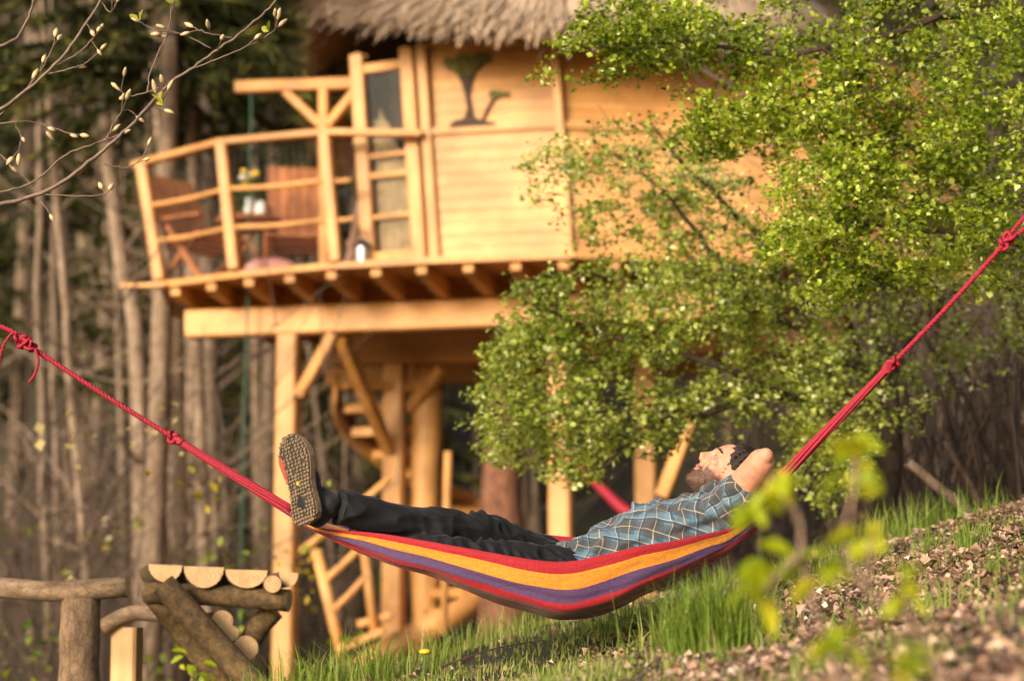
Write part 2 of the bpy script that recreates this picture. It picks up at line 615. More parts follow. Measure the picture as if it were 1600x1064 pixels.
def on_line(p0, dr, px):
    lo, hi = -1.0, 8.0
    for _ in range(40):
        mid = (lo+hi)/2
        q = p0 + dr*mid
        if q[0]/q[1]*3333.3*0.9895 + 800 < px: lo = mid
        else: hi = mid
    return p0 + dr*lo


def col_post(name, pos, ztop, w):
    zb = float(gz(pos[0], pos[1])) - 0.2
    return MB().beam((pos[0], pos[1], zb), (pos[0], pos[1], ztop), w, w, up=e2, ch=0.1).build(name, M['pine_v'], tree_h)


c1 = on_line(B0, e1, 452)
col_post('support_post', c1, bz-0.123, 0.185)
c2 = on_line(C0, e1, 618)
col_post('support_post', c2, 3.675, 0.19)
c3 = on_line(B0, e1, 876)
col_post('support_post', c3, bz-0.123, 0.19)
c4 = on_line(C0, e1, 1008)
col_post('support_post', c4, 3.675, 0.19)
c5 = on_line(B0, e1, 1140)
# braces
MB().beam(P(468, 618, 18.42), P(522, 522, 18.3), 0.1, 0.1).build('brace', M['pine_j'], tree_h)
MB().beam(P(533, 526, 18.62), P(606, 700, 19.7), 0.10, 0.13).build('brace', M['pine_j'], tree_h)
MB().beam(P(640, 640, 19.85), P(690, 575, 19.6), 0.09, 0.11).build('brace', M['pine_j'], tree_h)
MB().beam(P(1035, 775, 18.9), P(1085, 640, 18.8), 0.1, 0.12).build('brace', M['pine_j'], tree_h)

# walls: planks laid one above the other, leaning a little to the side
wall_pts = [np.array([-1.30, 21.3]), np.array([-1.25, 17.86]), np.array([-0.642, 17.55]), np.array([0.475, 17.30]), np.array([2.75, 17.72]), np.array([4.1, 18.8]), np.array([4.3, 20.8])]
PH = 0.105
LEDGE = DECK + 1.06
for wi in range(len(wall_pts)-1):
    a, b = wall_pts[wi], wall_pts[wi+1]
    if wi == 1: continue                                   # the door takes this side
    wall = None
    dirn = nrm(np.append(b-a, 0))
    nout = np.array([dirn[1], -dirn[0], 0])
    back = MB().beam(np.append(a, 5.18)-nout*0.05+np.array([LEAN*0.94, 0, 0]), np.append(b, 5.18)-nout*0.05+np.array([LEAN*0.94, 0, 0]), 0.03, 1.85).build('wall', M['pine_j'], tree_h)
    z = DECK + 0.004
    while z < 6.1:
        sh = np.array([LEAN*(z-DECK), 0, 0])
        j = random.uniform(-0.003, 0.003)
        tilt = 0.006
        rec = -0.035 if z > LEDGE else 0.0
        p0 = np.append(a, z) + sh + nout*(j+rec)
        p1 = np.append(b, z) + sh + nout*(j+rec)
        up = np.array([LEAN*PH, 0, PH-0.003])
        V = [p0+nout*tilt, p1+nout*tilt, p1+up, p0+up]
        poly = [p0+nout*(tilt), p0+nout*(tilt+0.0)+up*0.12, p0+up, p0+up-nout*0.022, p0-nout*0.022]
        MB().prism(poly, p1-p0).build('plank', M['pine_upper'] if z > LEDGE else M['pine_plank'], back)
        z += PH
    sh = np.array([LEAN*(LEDGE-DECK), 0, 0])
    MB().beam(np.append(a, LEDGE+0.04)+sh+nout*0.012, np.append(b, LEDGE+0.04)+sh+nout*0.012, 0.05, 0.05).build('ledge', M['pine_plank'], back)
# corner boards of the front wall and a small white bracket
for q, wd in ((wall_pts[2], 0.085), (wall_pts[3], 0.07), (wall_pts[4], 0.08)):
    a = np.append(q, DECK+0.002) + np.array([0, -0.03, 0])
    b = a + np.array([LEAN*1.85, 0, 1.85])
    MB().beam(a, b, wd, 0.06, up=e2).build('corner_board', M['pine_v'], tree_h)

# door side
dl = np.append(wall_pts[1], DECK+0.002); dr_ = np.append(wall_pts[2], DECK+0.002)
dd = nrm(dr_ - dl)
up_l = np.array([LEAN*1, 0, 1.0])
dn = np.array([dd[1], -dd[0], 0])
door = MB().beam(dl+dd*0.05, dl+dd*0.05+up_l*1.85, 0.12, 0.11, up=e2).build('door', M['pine_v'], tree_h)
dL = np.linalg.norm(dr_-dl)
MB().beam(dr_-dd*0.14, dr_-dd*0.14+up_l*1.85, 0.12, 0.1, up=e2).build('door_frame', M['pine_v'], door)
for zz, hh in ((0.06, 0.12), (0.78, 0.05), (1.72, 0.08), (0.42, 0.035), (0.95, 0.04)):
    MB().beam(dl+dd*0.12+up_l*zz, dr_-dd*0.2+up_l*zz, 0.05, hh).build('door_rail', M['pine_h'], door)
gm, gt, gb = new_mat('door_glass')
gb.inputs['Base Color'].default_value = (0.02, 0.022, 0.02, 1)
gb.inputs['Roughness'].default_value = 0.04
gb.inputs['Specular IOR Level'].default_value = 1.0
tb_ = N(gt, 'ShaderNodeBsdfTransparent')
mx_ = N(gt, 'ShaderNodeMixShader'); mx_.inputs[0].default_value = 0.2
gt.links.new(tb_.outputs[0], mx_.inputs[1]); gt.links.new(gb.outputs[0], mx_.inputs[2])
gt.links.new(mx_.outputs[0], gt.nodes['Material Output'].inputs['Surface'])
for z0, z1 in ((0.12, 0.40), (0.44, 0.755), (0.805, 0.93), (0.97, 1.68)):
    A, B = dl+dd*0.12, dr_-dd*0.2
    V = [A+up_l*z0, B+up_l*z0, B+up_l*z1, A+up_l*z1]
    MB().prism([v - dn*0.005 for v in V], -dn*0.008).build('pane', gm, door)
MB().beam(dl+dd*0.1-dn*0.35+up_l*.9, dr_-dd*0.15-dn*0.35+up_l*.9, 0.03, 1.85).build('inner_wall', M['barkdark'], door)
M['straw'] = plain('straw_reflection', (0.60, 0.45, 0.24), 0.9, 0.4, 9, 0.1)
cvx = []  # folded sheet behind the door panes; its straw colour stands in for reflections
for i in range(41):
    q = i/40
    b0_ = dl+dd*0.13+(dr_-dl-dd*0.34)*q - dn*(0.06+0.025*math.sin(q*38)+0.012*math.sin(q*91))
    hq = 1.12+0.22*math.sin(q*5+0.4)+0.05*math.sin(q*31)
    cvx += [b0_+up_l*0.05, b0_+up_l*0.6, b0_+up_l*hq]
MB().add(cvx, [(i*3+j, i*3+3+j, i*3+4+j, i*3+1+j) for i in range(40) for j in range(2)]).build('reflection_sheet', M['straw'], door, True)

# carved little trees on the front wall
M['moss'] = plain('moss_relief', (0.10, 0.10, 0.025), 0.95, 0.6, 25, 0.8)
M['carve'] = plain('dark_driftwood', (0.05, 0.03, 0.018), 0.8, 0.5, 20, 0.5)


def wall_px(px, py):
    lo, hi = 16.0, 19.0
    a = wall_pts[2]; dv = wall_pts[3]-wall_pts[2]; nn = np.array([dv[1], -dv[0]]); nn = nn/np.linalg.norm(nn)
    for _ in range(40):
        m_ = (lo+hi)/2
        q = P(px, py, m_)
        if np.dot(q[:2]-a, nn) > -0.02: lo = m_
        else: hi = m_
    return P(px, py, lo)


nw = nrm((wall_pts[3]-wall_pts[2])[[1, 0]]*np.array([1, -1])); nw3 = np.array([nw[0], nw[1], 0])


def relief(name, pts, mat, th=0.03):
    MB().prism([wall_px(*p) for p in pts], nw3*th).build(name, mat, tree_h)


relief('moss_crown', [(692, 101), (700, 92), (712, 94), (720, 87), (738, 89), (750, 84), (770, 86), (769, 95), (757, 100), (752, 108), (744, 112), (741, 122), (727, 119), (718, 123), (712, 114), (703, 112)], M['moss'], 0.05)
relief('carved_trunk', [(716, 119), (727, 117), (743, 119), (738, 136), (735, 150), (739, 172), (742, 190), (725, 190), (731, 170), (727, 150), (723, 134)], M['carve'], 0.035)
relief('carved_base', [(704, 198), (712, 191), (728, 187), (744, 186), (760, 191), (776, 194), (774, 200), (740, 199), (706, 202)], M['carve'], 0.055)
relief('moss_crown', [(764, 150), (770, 143), (783, 144), (797, 146), (796, 151), (782, 153), (772, 158)], M['moss'], 0.04)
relief('carved_trunk', [(770, 155), (776, 155), (766, 172), (758, 187), (753, 189), (760, 172)], M['carve'], 0.03)

# thatched roof
eave_px = [(488, 40, 17.9), (535, 56, 17.35), (600, 67, 17.0), (680, 74, 16.82), (760, 81, 16.75), (850, 84, 16.75), (950, 87, 16.8), (1060, 96, 16.95), (1180, 100, 17.3), (1300, 96, 17.9)]
front = [P(p[0], p[1]-27, p[2]) for p in eave_px]
eave = front + [np.array([4.2, 19.4, 5.7]), np.array([4.0, 21.0, 5.7]), np.array([2.6, 22.2, 5.7]), np.array([0.5, 22.4, 5.75]), np.array([-1.2, 21.6, 5.8]), np.array([-1.9, 20.0, 5.85])]
ring = catmull(eave + [eave[0]], 97)[:-1]
apex = np.array([0.95, 19.6, 8.6])
roof_in = MB()
V = []; F = []
rows = 12
nr = len(ring)
for r_i in range(rows):
    q = r_i/(rows-1)
    for p in ring:
        s = p + (apex-p)*q*0.97
        s = s + np.array([0, 0, 0.10*math.sin(q*math.pi)])
        V.append(s + np.array([0, 0, 0.06]))
for r_i in range(rows-1):
    for j in range(nr):
        k2 = (j+1) % nr
        F.append((r_i*nr+j, r_i*nr+k2, (r_i+1)*nr+k2, (r_i+1)*nr+j))
off = len(V)
for p in ring: V.append(p + np.array([0, 0, 0.04]) + (apex-p)*0.02)
for p in ring: V.append(p + (apex-p)*0.5 + np.array([0, 0, -0.1]))
for j in range(nr):
    k2 = (j+1) % nr
    F.append((j, off+j, off+k2, k2)); F.append((off+j, off+nr+j, off+nr+k2, off+k2))
roof_in.add(V, F)
M['thatch_base'] = plain('thatch_base', (0.22, 0.15, 0.095), 0.95, 0.5, 30, 0.8)
roof = roof_in.build('roof', M['thatch_base'], tree_h)
ns = 20000
jj_ = rng.uniform(0, nr, ns)
wq = jj_ % 1
pa = ring[jj_.astype(int)]; pb = ring[(jj_.astype(int)+1) % nr]
pe = pa*(1-wq)[:, None] + pb*wq[:, None]
qq = rng.uniform(0.0, 1, ns)**1.6*0.62
qq[:6500] = rng.uniform(-0.02, 0.03, 6500)
dirs = pe - apex
dirs = dirs/np.linalg.norm(dirs, axis=1)[:, None]
st = pe + (apex-pe)*(qq+0.09)[:, None] + np.stack([0*qq, 0*qq, 0.09+0.10*np.sin(qq*np.pi)+rng.uniform(-0.03, 0.03, ns)], 1)
ln = rng.uniform(0.25, 0.5, ns)
dr = dirs + rng.normal(0, 0.13, (ns, 3))
en = st + dr*ln[:, None] - np.stack([0*ln, 0*ln, rng.uniform(-0.01, 0.12, ns)*ln], 1)
side = np.cross(dr, np.tile([0, 0, 1.0], (ns, 1))); side /= np.linalg.norm(side, axis=1)[:, None]+1e-9
wd = rng.uniform(0.004, 0.013, ns)[:, None]
V = np.stack([st-side*wd, st+side*wd, en+side*wd*0.5, en-side*wd*0.5], 1).reshape(-1, 3)
tc_ = np.clip(rng.normal(0.48, 0.32, ns), 0, 1)
th_o = raw('thatch', V, np.arange(ns*4).reshape(-1, 4), M['thatch'], roof, tc_)
th_o['kind'] = 'stuff'

# railing: posts, handrails, two thin rails and a net in each bay
rp = [((222, 258), (250, 438), 18.55), ((346, 226), (366, 422), 18.0), ((507, 211), (525, 410), 17.6)]
pt = [(P(t[0], t[1], y), P(b[0], b[1]-2, y)) for t, b, y in rp]
railing = MB().beam(pt[0][1], pt[0][0], 0.10, 0.10, up=e2).build('railing', M['pine_v'], tree_h)
for t, b in pt[1:]:
    MB().beam(b, t, 0.095, 0.095, up=e2).build('railing_post', M['pine_v'], railing)
endp = (P(656, 209, 17.45), P(672, 398, 17.45))
tops = [P(213, 258, 18.6)] + [p[0]+np.array([0, 0, 0.02]) for p in pt[1:]] + [endp[0]]
for a, b in zip(tops[:-1], tops[1:]):
    q = nrm(b-a)
    MB().beam(a - q*0.02, b + q*0.015, 0.10, 0.055).build('handrail', M['pine_h'], railing)
lo = [(p[1]) for p in pt] + [endp[1]]
hi = [(p[0]) for p in pt] + [endp[0]]
M['net'] = plain('grey_net', (0.25, 0.24, 0.23), 0.8, 0.1, 5, 0)
for i in range(3):
    for f in (0.33, 0.64):
        a = lo[i] + (hi[i]-lo[i])*f; b = lo[i+1] + (hi[i+1]-lo[i+1])*f
        if i == 2: b = a + (b-a)*0.24
        mid = (a+b)/2 + np.array([0, 0, -0.015])
        MB().tube(catmull([a, mid, b], 7), 0.024 if i < 2 else 0.022, 8).build('thin_rail', M['pine_h'], railing, True)
    nb = MB()
    A0, A1 = lo[i], hi[i]; E0, E1 = lo[i+1], hi[i+1]
    bk = np.array([0, 0.06, 0])
    for s in np.linspace(0.03, 0.95, 13):
        nb.tube([A0+(A1-A0)*s+bk, E0+(E1-E0)*s+bk], 0.0009, 3, False)
    for s in np.linspace(0.03, 0.97, 14):
        nb.tube([A0+(E0-A0)*s+bk, A1+(E1-A1)*s+bk], 0.0009, 3, False)
    nb.build('safety_net', M['net'], railing)

# hoist with braces on the deck
hp = P(506, 130, 18.25)
hoist = thing('timber_hoist', (hp[0], hp[1], DECK), 'timber hoist arm with two braces above the deck railing', 'hoist')
MB().beam((hp[0]+0.03, hp[1], DECK+0.005), hp - np.array([0, 0, 0.06]), 0.085, 0.085, up=e2).build('post', M['pine_j'], hoist)
MB().beam(P(370, 137, 18.5), P(572, 130, 18.15), 0.09, 0.105).build('arm', M['pine_j'], hoist)
MB().beam(P(446, 143, 18.38), P(502, 196, 18.27), 0.07, 0.075).build('brace', M['pine_j'], hoist)
MB().beam(P(556, 142, 18.16), P(512, 196, 18.24), 0.07, 0.075).build('brace', M['pine_j'], hoist)
M['grope'] = plain('green_rope', (0.03, 0.10, 0.06), 0.7, 0.3, 40, 0.2)
ga = P(393, 128, 18.45)
zl = float(gz(ga[0], ga[1]))
MB().tube([ga + np.array([0, 0.0, 0.0]), ga+np.array([0.005, 0, -1.5]), ga+np.array([-0.01, 0, -3.0]), np.array([ga[0]-0.03, ga[1], zl+0.02])], 0.009, 6).top('green_rope', M['grope'], 'thin green rope hanging from the hoist arm to the ground', 'rope')


# deck furniture
def chair(name, loc, rz, label, lean=0.28, h=1.12):
    t = thing(name, loc, label, 'chair')
    t.rotation_euler = (0, 0, 0)
    R = np.array([[math.cos(rz), -math.sin(rz), 0], [math.sin(rz), math.cos(rz), 0], [0, 0, 1]])
    L = lambda x, y, z: np.asarray(loc) + R @ np.array([x, y, z])
    W = 0.29
    for s in (-1, 1):
        MB().beam(L(s*W, -0.30, 0.002), L(s*W, 0.16, 0.52), 0.045, 0.05).build('leg', M['brownwood'], t)
        MB().beam(L(s*W*0.9, 0.30, 0.002), L(s*W*0.9, -0.24, 0.42), 0.045, 0.05).build('leg', M['brownwood'], t)
        MB().beam(L(s*(W+0.03), -0.34, 0.56), L(s*(W+0.03), 0.22, 0.58), 0.07, 0.03).build('armrest', M['brownwood'], t)
    for k in range(5):
        y = -0.26 + k*0.105
        MB().beam(L(-W, y, 0.40-0.02*k), L(W, y, 0.40-0.02*k), 0.085, 0.022).build('seat_slat', M['brownwood'], t)
    bk0, bk1 = 0.18, 0.18+lean
    for k in range(6):
        x = -W+0.05 + k*(2*W-0.1)/5
        MB().beam(L(x, bk0, 0.34), L(x, bk1, h), 0.088, 0.02, up=tuple(R @ np.array([0, 1, 0]))).build('back_slat', M['brownwood'], t)
    MB().beam(L(-W, bk0+lean*0.45+.02, 0.68), L(W, bk0+lean*0.45+.02, 0.68), 0.03, 0.06).build('back_rail', M['brownwood'], t)
    MB().beam(L(-W, bk1+.012, h-0.05), L(W, bk1+.012, h-0.05), 0.03, 0.07).build('back_rail', M['brownwood'], t)
    return t


def deck_at(px, Y):
    p = P(px, 400, Y)
    return np.array([p[0], p[1], DECK + 0.002])


chair('deck_chair', deck_at(466, 18.75), 0.1, 'brown slatted wooden armchair facing out beside the deck table', 0.22, 1.16)
chair('deck_chair', deck_at(318, 18.75), 0.85, 'brown slatted deck chair seen side on at the deck corner', 0.34, 1.05)
c = deck_at(548, 18.6)
fc = thing('folded_chair', c, 'pale folded chair leaning by the door post', 'chair')
M['pinkwood'] = plain('pale_pink_wood', (0.52, 0.36, 0.30), 0.6, 0.2, 10, 0.1)
for s in (0, 0.1):
    MB().beam(c+np.array([-0.06+s, 0, 0]), c+np.array([0.08+s*0.6, 0.1, 0.8]), 0.05, 0.04).build('frame_bar', M['pinkwood'], fc)
MB().beam(c+np.array([-0.02, 0, 0.3]), c+np.array([0.1, 0.05, 0.34]), 0.03, 0.16).build('seat', M['pinkwood'], fc)
c = P(425, 392, 18.5); c[2] = DECK+0.005
M['pink'] = plain('pink_cushion', (0.55, 0.26, 0.24), 0.85, 0.15, 12, 0.2)
MB().ell(c+np.array([0, 0, 0.10]), np.diag([0.24, 0.17, 0.10]), 18, 10).top('floor_cushion', M['pink'], 'pink cushion on the deck in front of the armchair', 'cushion', smooth=True)
tb = deck_at(388, 19.05)
tab = thing('deck_table', tb, 'small round brown table between the deck chairs', 'table')
MB().tube([tb+np.array([0, 0, 0.62]), tb+np.array([0, 0, 0.645]), tb+np.array([0, 0, 0.66])], [0.30, 0.31, 0.30], 24).build('table_top', M['brownwood'], tab)
for k in range(3):
    a_ = k*2.1
    MB().beam(tb+np.array([0.26*math.cos(a_), 0.26*math.sin(a_), 0]), tb+np.array([-0.1*math.cos(a_), -0.1*math.sin(a_), 0.62]), 0.04, 0.04).build('leg', M['brownwood'], tab)
M['white'] = plain('white_glaze', (0.75, 0.74, 0.72), 0.25, 0.04, 5, 0)
tt = tb + np.array([0, 0, 0.662])


def pot(name, c, rs, hs, mat, label, cat):
    return MB().tube([c+np.array([0, 0, h]) for h in hs], rs, 16).top(name, mat, label, cat, smooth=True)


mg = pot('mug', tt+np.array([-0.2, -0.1, 0]), [0.035, 0.04, 0.042, 0.042], [0, 0.01, 0.06, 0.095], M['white'], 'small white mug at the edge of the deck table', 'mug')
pot('jar', tt+np.array([0.12, -0.12, 0]), [0.04, 0.055, 0.05, 0.035], [0, 0.03, 0.1, 0.14], M['white'], 'round white jar on the deck table under the flowers', 'jar')
vs = tt + np.array([0.0, 0.05, 0])
vase = thing('flower_vase', vs, 'glass vase with yellow and white flowers on the deck table', 'vase')
M['pale_glass'] = plain('pale_glass', (0.6, 0.62, 0.6), 0.1, 0.1, 5, 0)
MB().tube([vs+np.array([0, 0, h]) for h in (0, 0.02, 0.1, 0.17, 0.2)], [0.035, 0.05, 0.055, 0.04, 0.045], 14).build('vase_body', M['pale_glass'], vase, True)
M['gleaf'] = plain('vase_leaf', (0.07, 0.16, 0.03), 0.6, 0.4, 20, 0)
M['yellow'] = plain('yellow_petal', (0.75, 0.50, 0.03), 0.6, 0.2, 20, 0)
lv = MB()
for k in range(60):
    a_ = random.uniform(0, 6.28); r_ = random.uniform(0.0, 0.13); h_ = random.uniform(0.18, 0.36)
    p = vs+np.array([r_*math.cos(a_), r_*math.sin(a_), h_])
    lv.tube([p, p+np.array([random.uniform(-.03, .03), random.uniform(-.03, .03), 0.06])], [0.016, 0.004], 4, flat=0.3)
lv.build('leaves', M['gleaf'], vase)
for k in range(11):
    a_ = random.uniform(0, 6.28); r_ = random.uniform(0.03, 0.14)
    p = vs+np.array([r_*math.cos(a_), r_*math.sin(a_), random.uniform(0.33, 0.46)])
    MB().ell(p, np.diag([0.034, 0.034, 0.024]), 10, 6).build('flower', M['yellow'] if k % 4 else M['white'], vase, True)
# lantern
lp = deck_at(566, 17.75)
lan = thing('lantern', lp, 'small dark metal lantern on the deck below the door post', 'lantern')
M['iron'] = plain('dark_iron', (0.03, 0.03, 0.035), 0.5, 0.2, 10, 0.1, 0.6)
MB().tube([lp, lp+np.array([0, 0, 0.025])], 0.075, 12).build('base', M['iron'], lan)
MB().tube([lp+np.array([0, 0, h]) for h in (0.165, 0.19, 0.225)], [0.08, 0.07, 0.02], 12).build('cap', M['iron'], lan)
MB().tube([lp+np.array([0, 0, 0.026]), lp+np.array([0, 0, 0.164])], 0.05, 12).build('glass_globe', M['pale_glass'], lan)
for k in range(4):
    a_ = k*1.571+0.4
    o_ = np.array([0.066*math.cos(a_), 0.066*math.sin(a_), 0])
    MB().tube([lp+o_+np.array([0, 0, 0.02]), lp+o_+np.array([0, 0, 0.17])], 0.006, 5).build('bar', M['iron'], lan)
MB().tube([lp+np.array([0.05*math.cos(a_), 0, 0.22+0.07*math.sin(a_)]) for a_ in np.linspace(0, math.pi, 9)], 0.005, 5).build('handle', M['iron'], lan)

# spiral staircase round a stripped log
lc = P(667, 700, 19.9)
zg = float(gz(lc[0], lc[1]))
stair = thing('spiral_staircase', (lc[0], lc[1], zg), 'spiral staircase of wooden treads around a stripped log under the deck', 'staircase')
pp = [np.array([lc[0]+0.012*math.sin(z*2), lc[1], z]) for z in np.linspace(zg-0.2, 3.66, 14)]
MB().tube(pp, [0.14+0.01*math.sin(i*1.9) for i in range(14)], 18).build('log_column', M['log_strip'], stair, True)
for i in range(17):
    z = 0.35 + i*0.192
    if z > 3.5: break
    a_ = math.radians(168 + 24*i)
    da = 0.26
    c0 = np.array([lc[0], lc[1], z])
    poly = [c0+0.10*np.array([math.cos(a_-0.5), math.sin(a_-0.5), 0]), c0+0.78*np.array([math.cos(a_-da), math.sin(a_-da), 0]), c0+0.82*np.array([math.cos(a_), math.sin(a_), 0]), c0+0.78*np.array([math.cos(a_+da), math.sin(a_+da), 0]), c0+0.10*np.array([math.cos(a_+0.5), math.sin(a_+0.5), 0])]
    MB().prism(poly, (0, 0, 0.08)).build('tread', M['pine_h'], stair)
hel = []
for i in range(49):
    q = i/48*16.4
    a_ = math.radians(168 + 24*q); z = 0.35 + q*0.192
    if z > 3.45: break
    hel.append((np.array([lc[0]+0.84*math.cos(a_), lc[1]+0.84*math.sin(a_), z+0.02]), np.array([math.cos(a_), math.sin(a_), 0])))
sv = []; sf = []
for p_, r_d in hel:
    sv += [p_-Z*0.12, p_-Z*0.12+r_d*0.05, p_+Z*0.12+r_d*0.05, p_+Z*0.12]
for i in range(len(hel)-1):
    for j in range(4):
        sf.append((i*4+j, i*4+(j+1) % 4, i*4+4+(j+1) % 4, i*4+4+j))
MB().add(sv, sf + [(0, 3, 2, 1), tuple(len(sv)-4+k for k in range(4))]).build('stringer', M['pine_h'], stair, True)
for a, b, r_ in (((494, 858), (541, 1052), 0.05), ((570, 862), (585, 985), 0.043), ((700, 705), (693, 990), 0.035)):
    MB().tube([P(*a, 18.5), P(*b, 18.55)], r_, 10).build('stair_post', M['pine_v'], stair, True)
for a, b in (((470, 862), (608, 748)), ((508, 906), (568, 850)), ((521, 953), (574, 898))):
    MB().tube(catmull([P(*a, 18.5), (P(*a, 18.5)+P(*b, 18.5))/2+np.array([0, 0, -0.01]), P(*b, 18.5)], 6), 0.032, 8).build('stair_rail', M['pine_h'], stair, True)
for (x0, y0, x1, y1, yy) in ((528, 1016, 600, 985, 18.5), (560, 975, 612, 960, 18.7), (555, 1046, 606, 1040, 18.4)):
    MB().beam(P(x0, y0, yy), P(x1, y1, yy), 0.28, 0.06).build('tread', M['pine_h'], stair)

# ------------------------------------------------------------------ trees with trunks
def trunk_tree(name, pxpath, Y, wpx, mat, label, group=None, zt=11.0, twigs=10, lean=None):
    pts = [P(x, y, Y) for x, y in pxpath]
    d0 = nrm(pts[0]-pts[1])
    top = pts[0] + d0*max(0.0, (zt-pts[0][2])/max(d0[2], 0.3))
    d1 = nrm(pts[-1]-pts[-2])
    zb = float(gz(pts[-1][0], Y)) - 0.15
    bot = pts[-1] + d1*max(0.0, (pts[-1][2]-zb)/max(-d1[2], 0.3))
    pp = [top] + pts + [bot]
    path = catmull(pp[::-1], 16)
    path += rng.normal(0, 0.012, path.shape)*np.array([1, 1, 0])
    path[0][2] = zb
    r0 = wpx/2/3333.3*Y
    hs = (path[:, 2]-path[0, 2])/(path[-1, 2]-path[0, 2])
    rad = r0*(1.18-0.75*hs)
    rad[0] *= 1.15
    base = np.array([path[0][0], path[0][1], zb+0.15])
    t = thing(name, base, label, 'tree', group)
    MB().tube(path, rad, 10).build('trunk', mat, t, True)
    br = MB()
    for k in range(twigs):
        i = random.randint(4, 14)
        s = path[i]
        a_ = random.uniform(0, 6.28); l_ = random.uniform(0.5, 1.6)*(1.2-0.5*hs[i])
        dv = np.array([math.cos(a_), math.sin(a_), random.uniform(0.1, 0.9)])
        e = s + dv*l_
        m1 = (s+e)/2+rng.normal(0, 0.06, 3)
        br.tube(catmull([s, m1, e], 6), np.linspace(rad[i]*0.3, 0.004, 6), 5)
        for q in range(3):
            f = random.uniform(0.4, 1)
            s2 = s+(e-s)*f
            br.tube([s2, s2+rng.normal(0, 0.25, 3)+np.array([0, 0, 0.15])], [0.007, 0.003], 4)
    if twigs: br.build('twigs', mat, t)['kind'] = 'stuff'
    return t


ordn = ['first', 'second', 'third', 'fourth', 'fifth', 'sixth', 'seventh', 'eighth', 'ninth', 'tenth', 'eleventh', 'twelfth', 'thirteenth', 'fourteenth', 'fifteenth', 'sixteenth']
mains = [  # (path top->bottom), Y, width px
    ([(60, 300), (66, 640), (72, 900)], 22, 13), ([(84, 300), (86, 640), (92, 900)], 24, 10), ([(92, 360), (112, 620), (134, 880)], 21, 15),
    ([(158, 110), (186, 400), (211, 500), (222, 860)], 20.5, 30), ([(180, 200), (184, 480), (190, 760)], 25, 11), ([(240, 380), (248, 670), (258, 880)], 22, 14),
    ([(252, 200), (256, 480), (262, 640)], 24, 14), ([(262, 110), (277, 480), (284, 900)], 21, 21), ([(300, 260), (307, 535), (320, 880)], 20.8, 22),
    ([(322, 60), (326, 260), (332, 620)], 22, 27), ([(396, 60), (398, 260), (402, 640)], 27, 16),
]
for i, (pth, Y, wp) in enumerate(mains):
    size = 'thick' if wp > 25 else ('slim' if wp > 13 else 'thin')
    trunk_tree('bare_tree', pth, Y, wp, M['barktree'], f'{size} grey-brown bare trunk, {ordn[i]} from the left of the bare trunks beside the deck', 'bare trunks beside the deck', twigs=14)
trunk_tree('pine_tree', [(785, 560), (785, 800), (792, 980)], 18.9, 100, M['barkred'], 'massive reddish-brown pine trunk standing under the treehouse', None, 3.55, 0)
trunk_tree('bare_tree', [(1140, 600), (1140, 800), (1142, 900)], c5[1], 38, M['barkdark'], 'dark trunk under the deck that holds the right end of the far hammock', None, 3.5, 0)
trunk_tree('bare_tree', [(822, 600), (824, 800), (828, 980)], 24, 18, M['barktree'], 'grey trunk seen past the massive reddish pine under the treehouse', None, 3.6, 0)
for i in range(85):
    Y = random.uniform(26, 46)
    x0 = random.uniform(-60, 640) if i < 65 else random.uniform(640, 1640)
    xb = x0 + random.gauss(0, 38)
    trunk_tree('forest_tree', [(x0, 200), (xb, 800)], Y, random.choice((5, 6, 7, 9, 12, 16)), M['barktree'] if i % 3 else M['barkdark'], 'thin bare tree of the wood on the far hillside', 'thin bare trees of the far wood', 16 + Y*0.1, 12)


def spruce(x, y, h, rad, zlow, label, nb=230):
    z0 = float(gz(x, y))
    t = thing('spruce_tree', (x, y, z0), label, 'tree', 'spruce trees of the wood')
    MB().tube([(x, y, z0-0.2), (x+0.05, y, z0+h*0.5), (x, y, z0+h)], [h*0.009, h*0.007, 0.02], 10).build('trunk', M['barktree'], t, True)
    Vs, As = [], []
    for k in range(nb):
        q = random.random()
        zz = zlow + (h-zlow)*q**1.2
        R = rad*(1-(zz-zlow)/(h-zlow))**0.75*random.uniform(0.65, 1.0)+0.15
        a_ = random.uniform(0, 6.28)
        m_ = int(30 + R*70)
        s = rng.uniform(0.12, 1, m_)
        droop = -0.35*R*s**1.6 + 0.1*s*R
        bx = x + math.cos(a_)*R*s; by = y + math.sin(a_)*R*s; bz_ = z0+zz+droop
        c_ = np.stack([bx, by, bz_], 1)
        dv = np.stack([math.cos(a_)*0.5+rng.normal(0, .5, m_), math.sin(a_)*0.5+rng.normal(0, .5, m_), -0.45+rng.normal(0, .3, m_)], 1)
        L = rng.uniform(0.10, 0.30, m_)[:, None]
        sd_ = np.cross(dv, rng.normal(0, 1, (m_, 3))); sd_ /= np.linalg.norm(sd_, axis=1)[:, None]+1e-9
        wd_ = rng.uniform(0.012, 0.03, m_)[:, None]
        Vs.append(np.stack([c_-sd_*wd_, c_+sd_*wd_, c_+dv*L], 1).reshape(-1, 3))
        As.append(np.clip(rng.normal(0.4, 0.25, m_) + 0.25*(s-0.5), 0, 1))
    V = np.concatenate(Vs)
    raw('crown', V, np.arange(len(V)).reshape(-1, 3), M['needles'], t, np.concatenate(As))


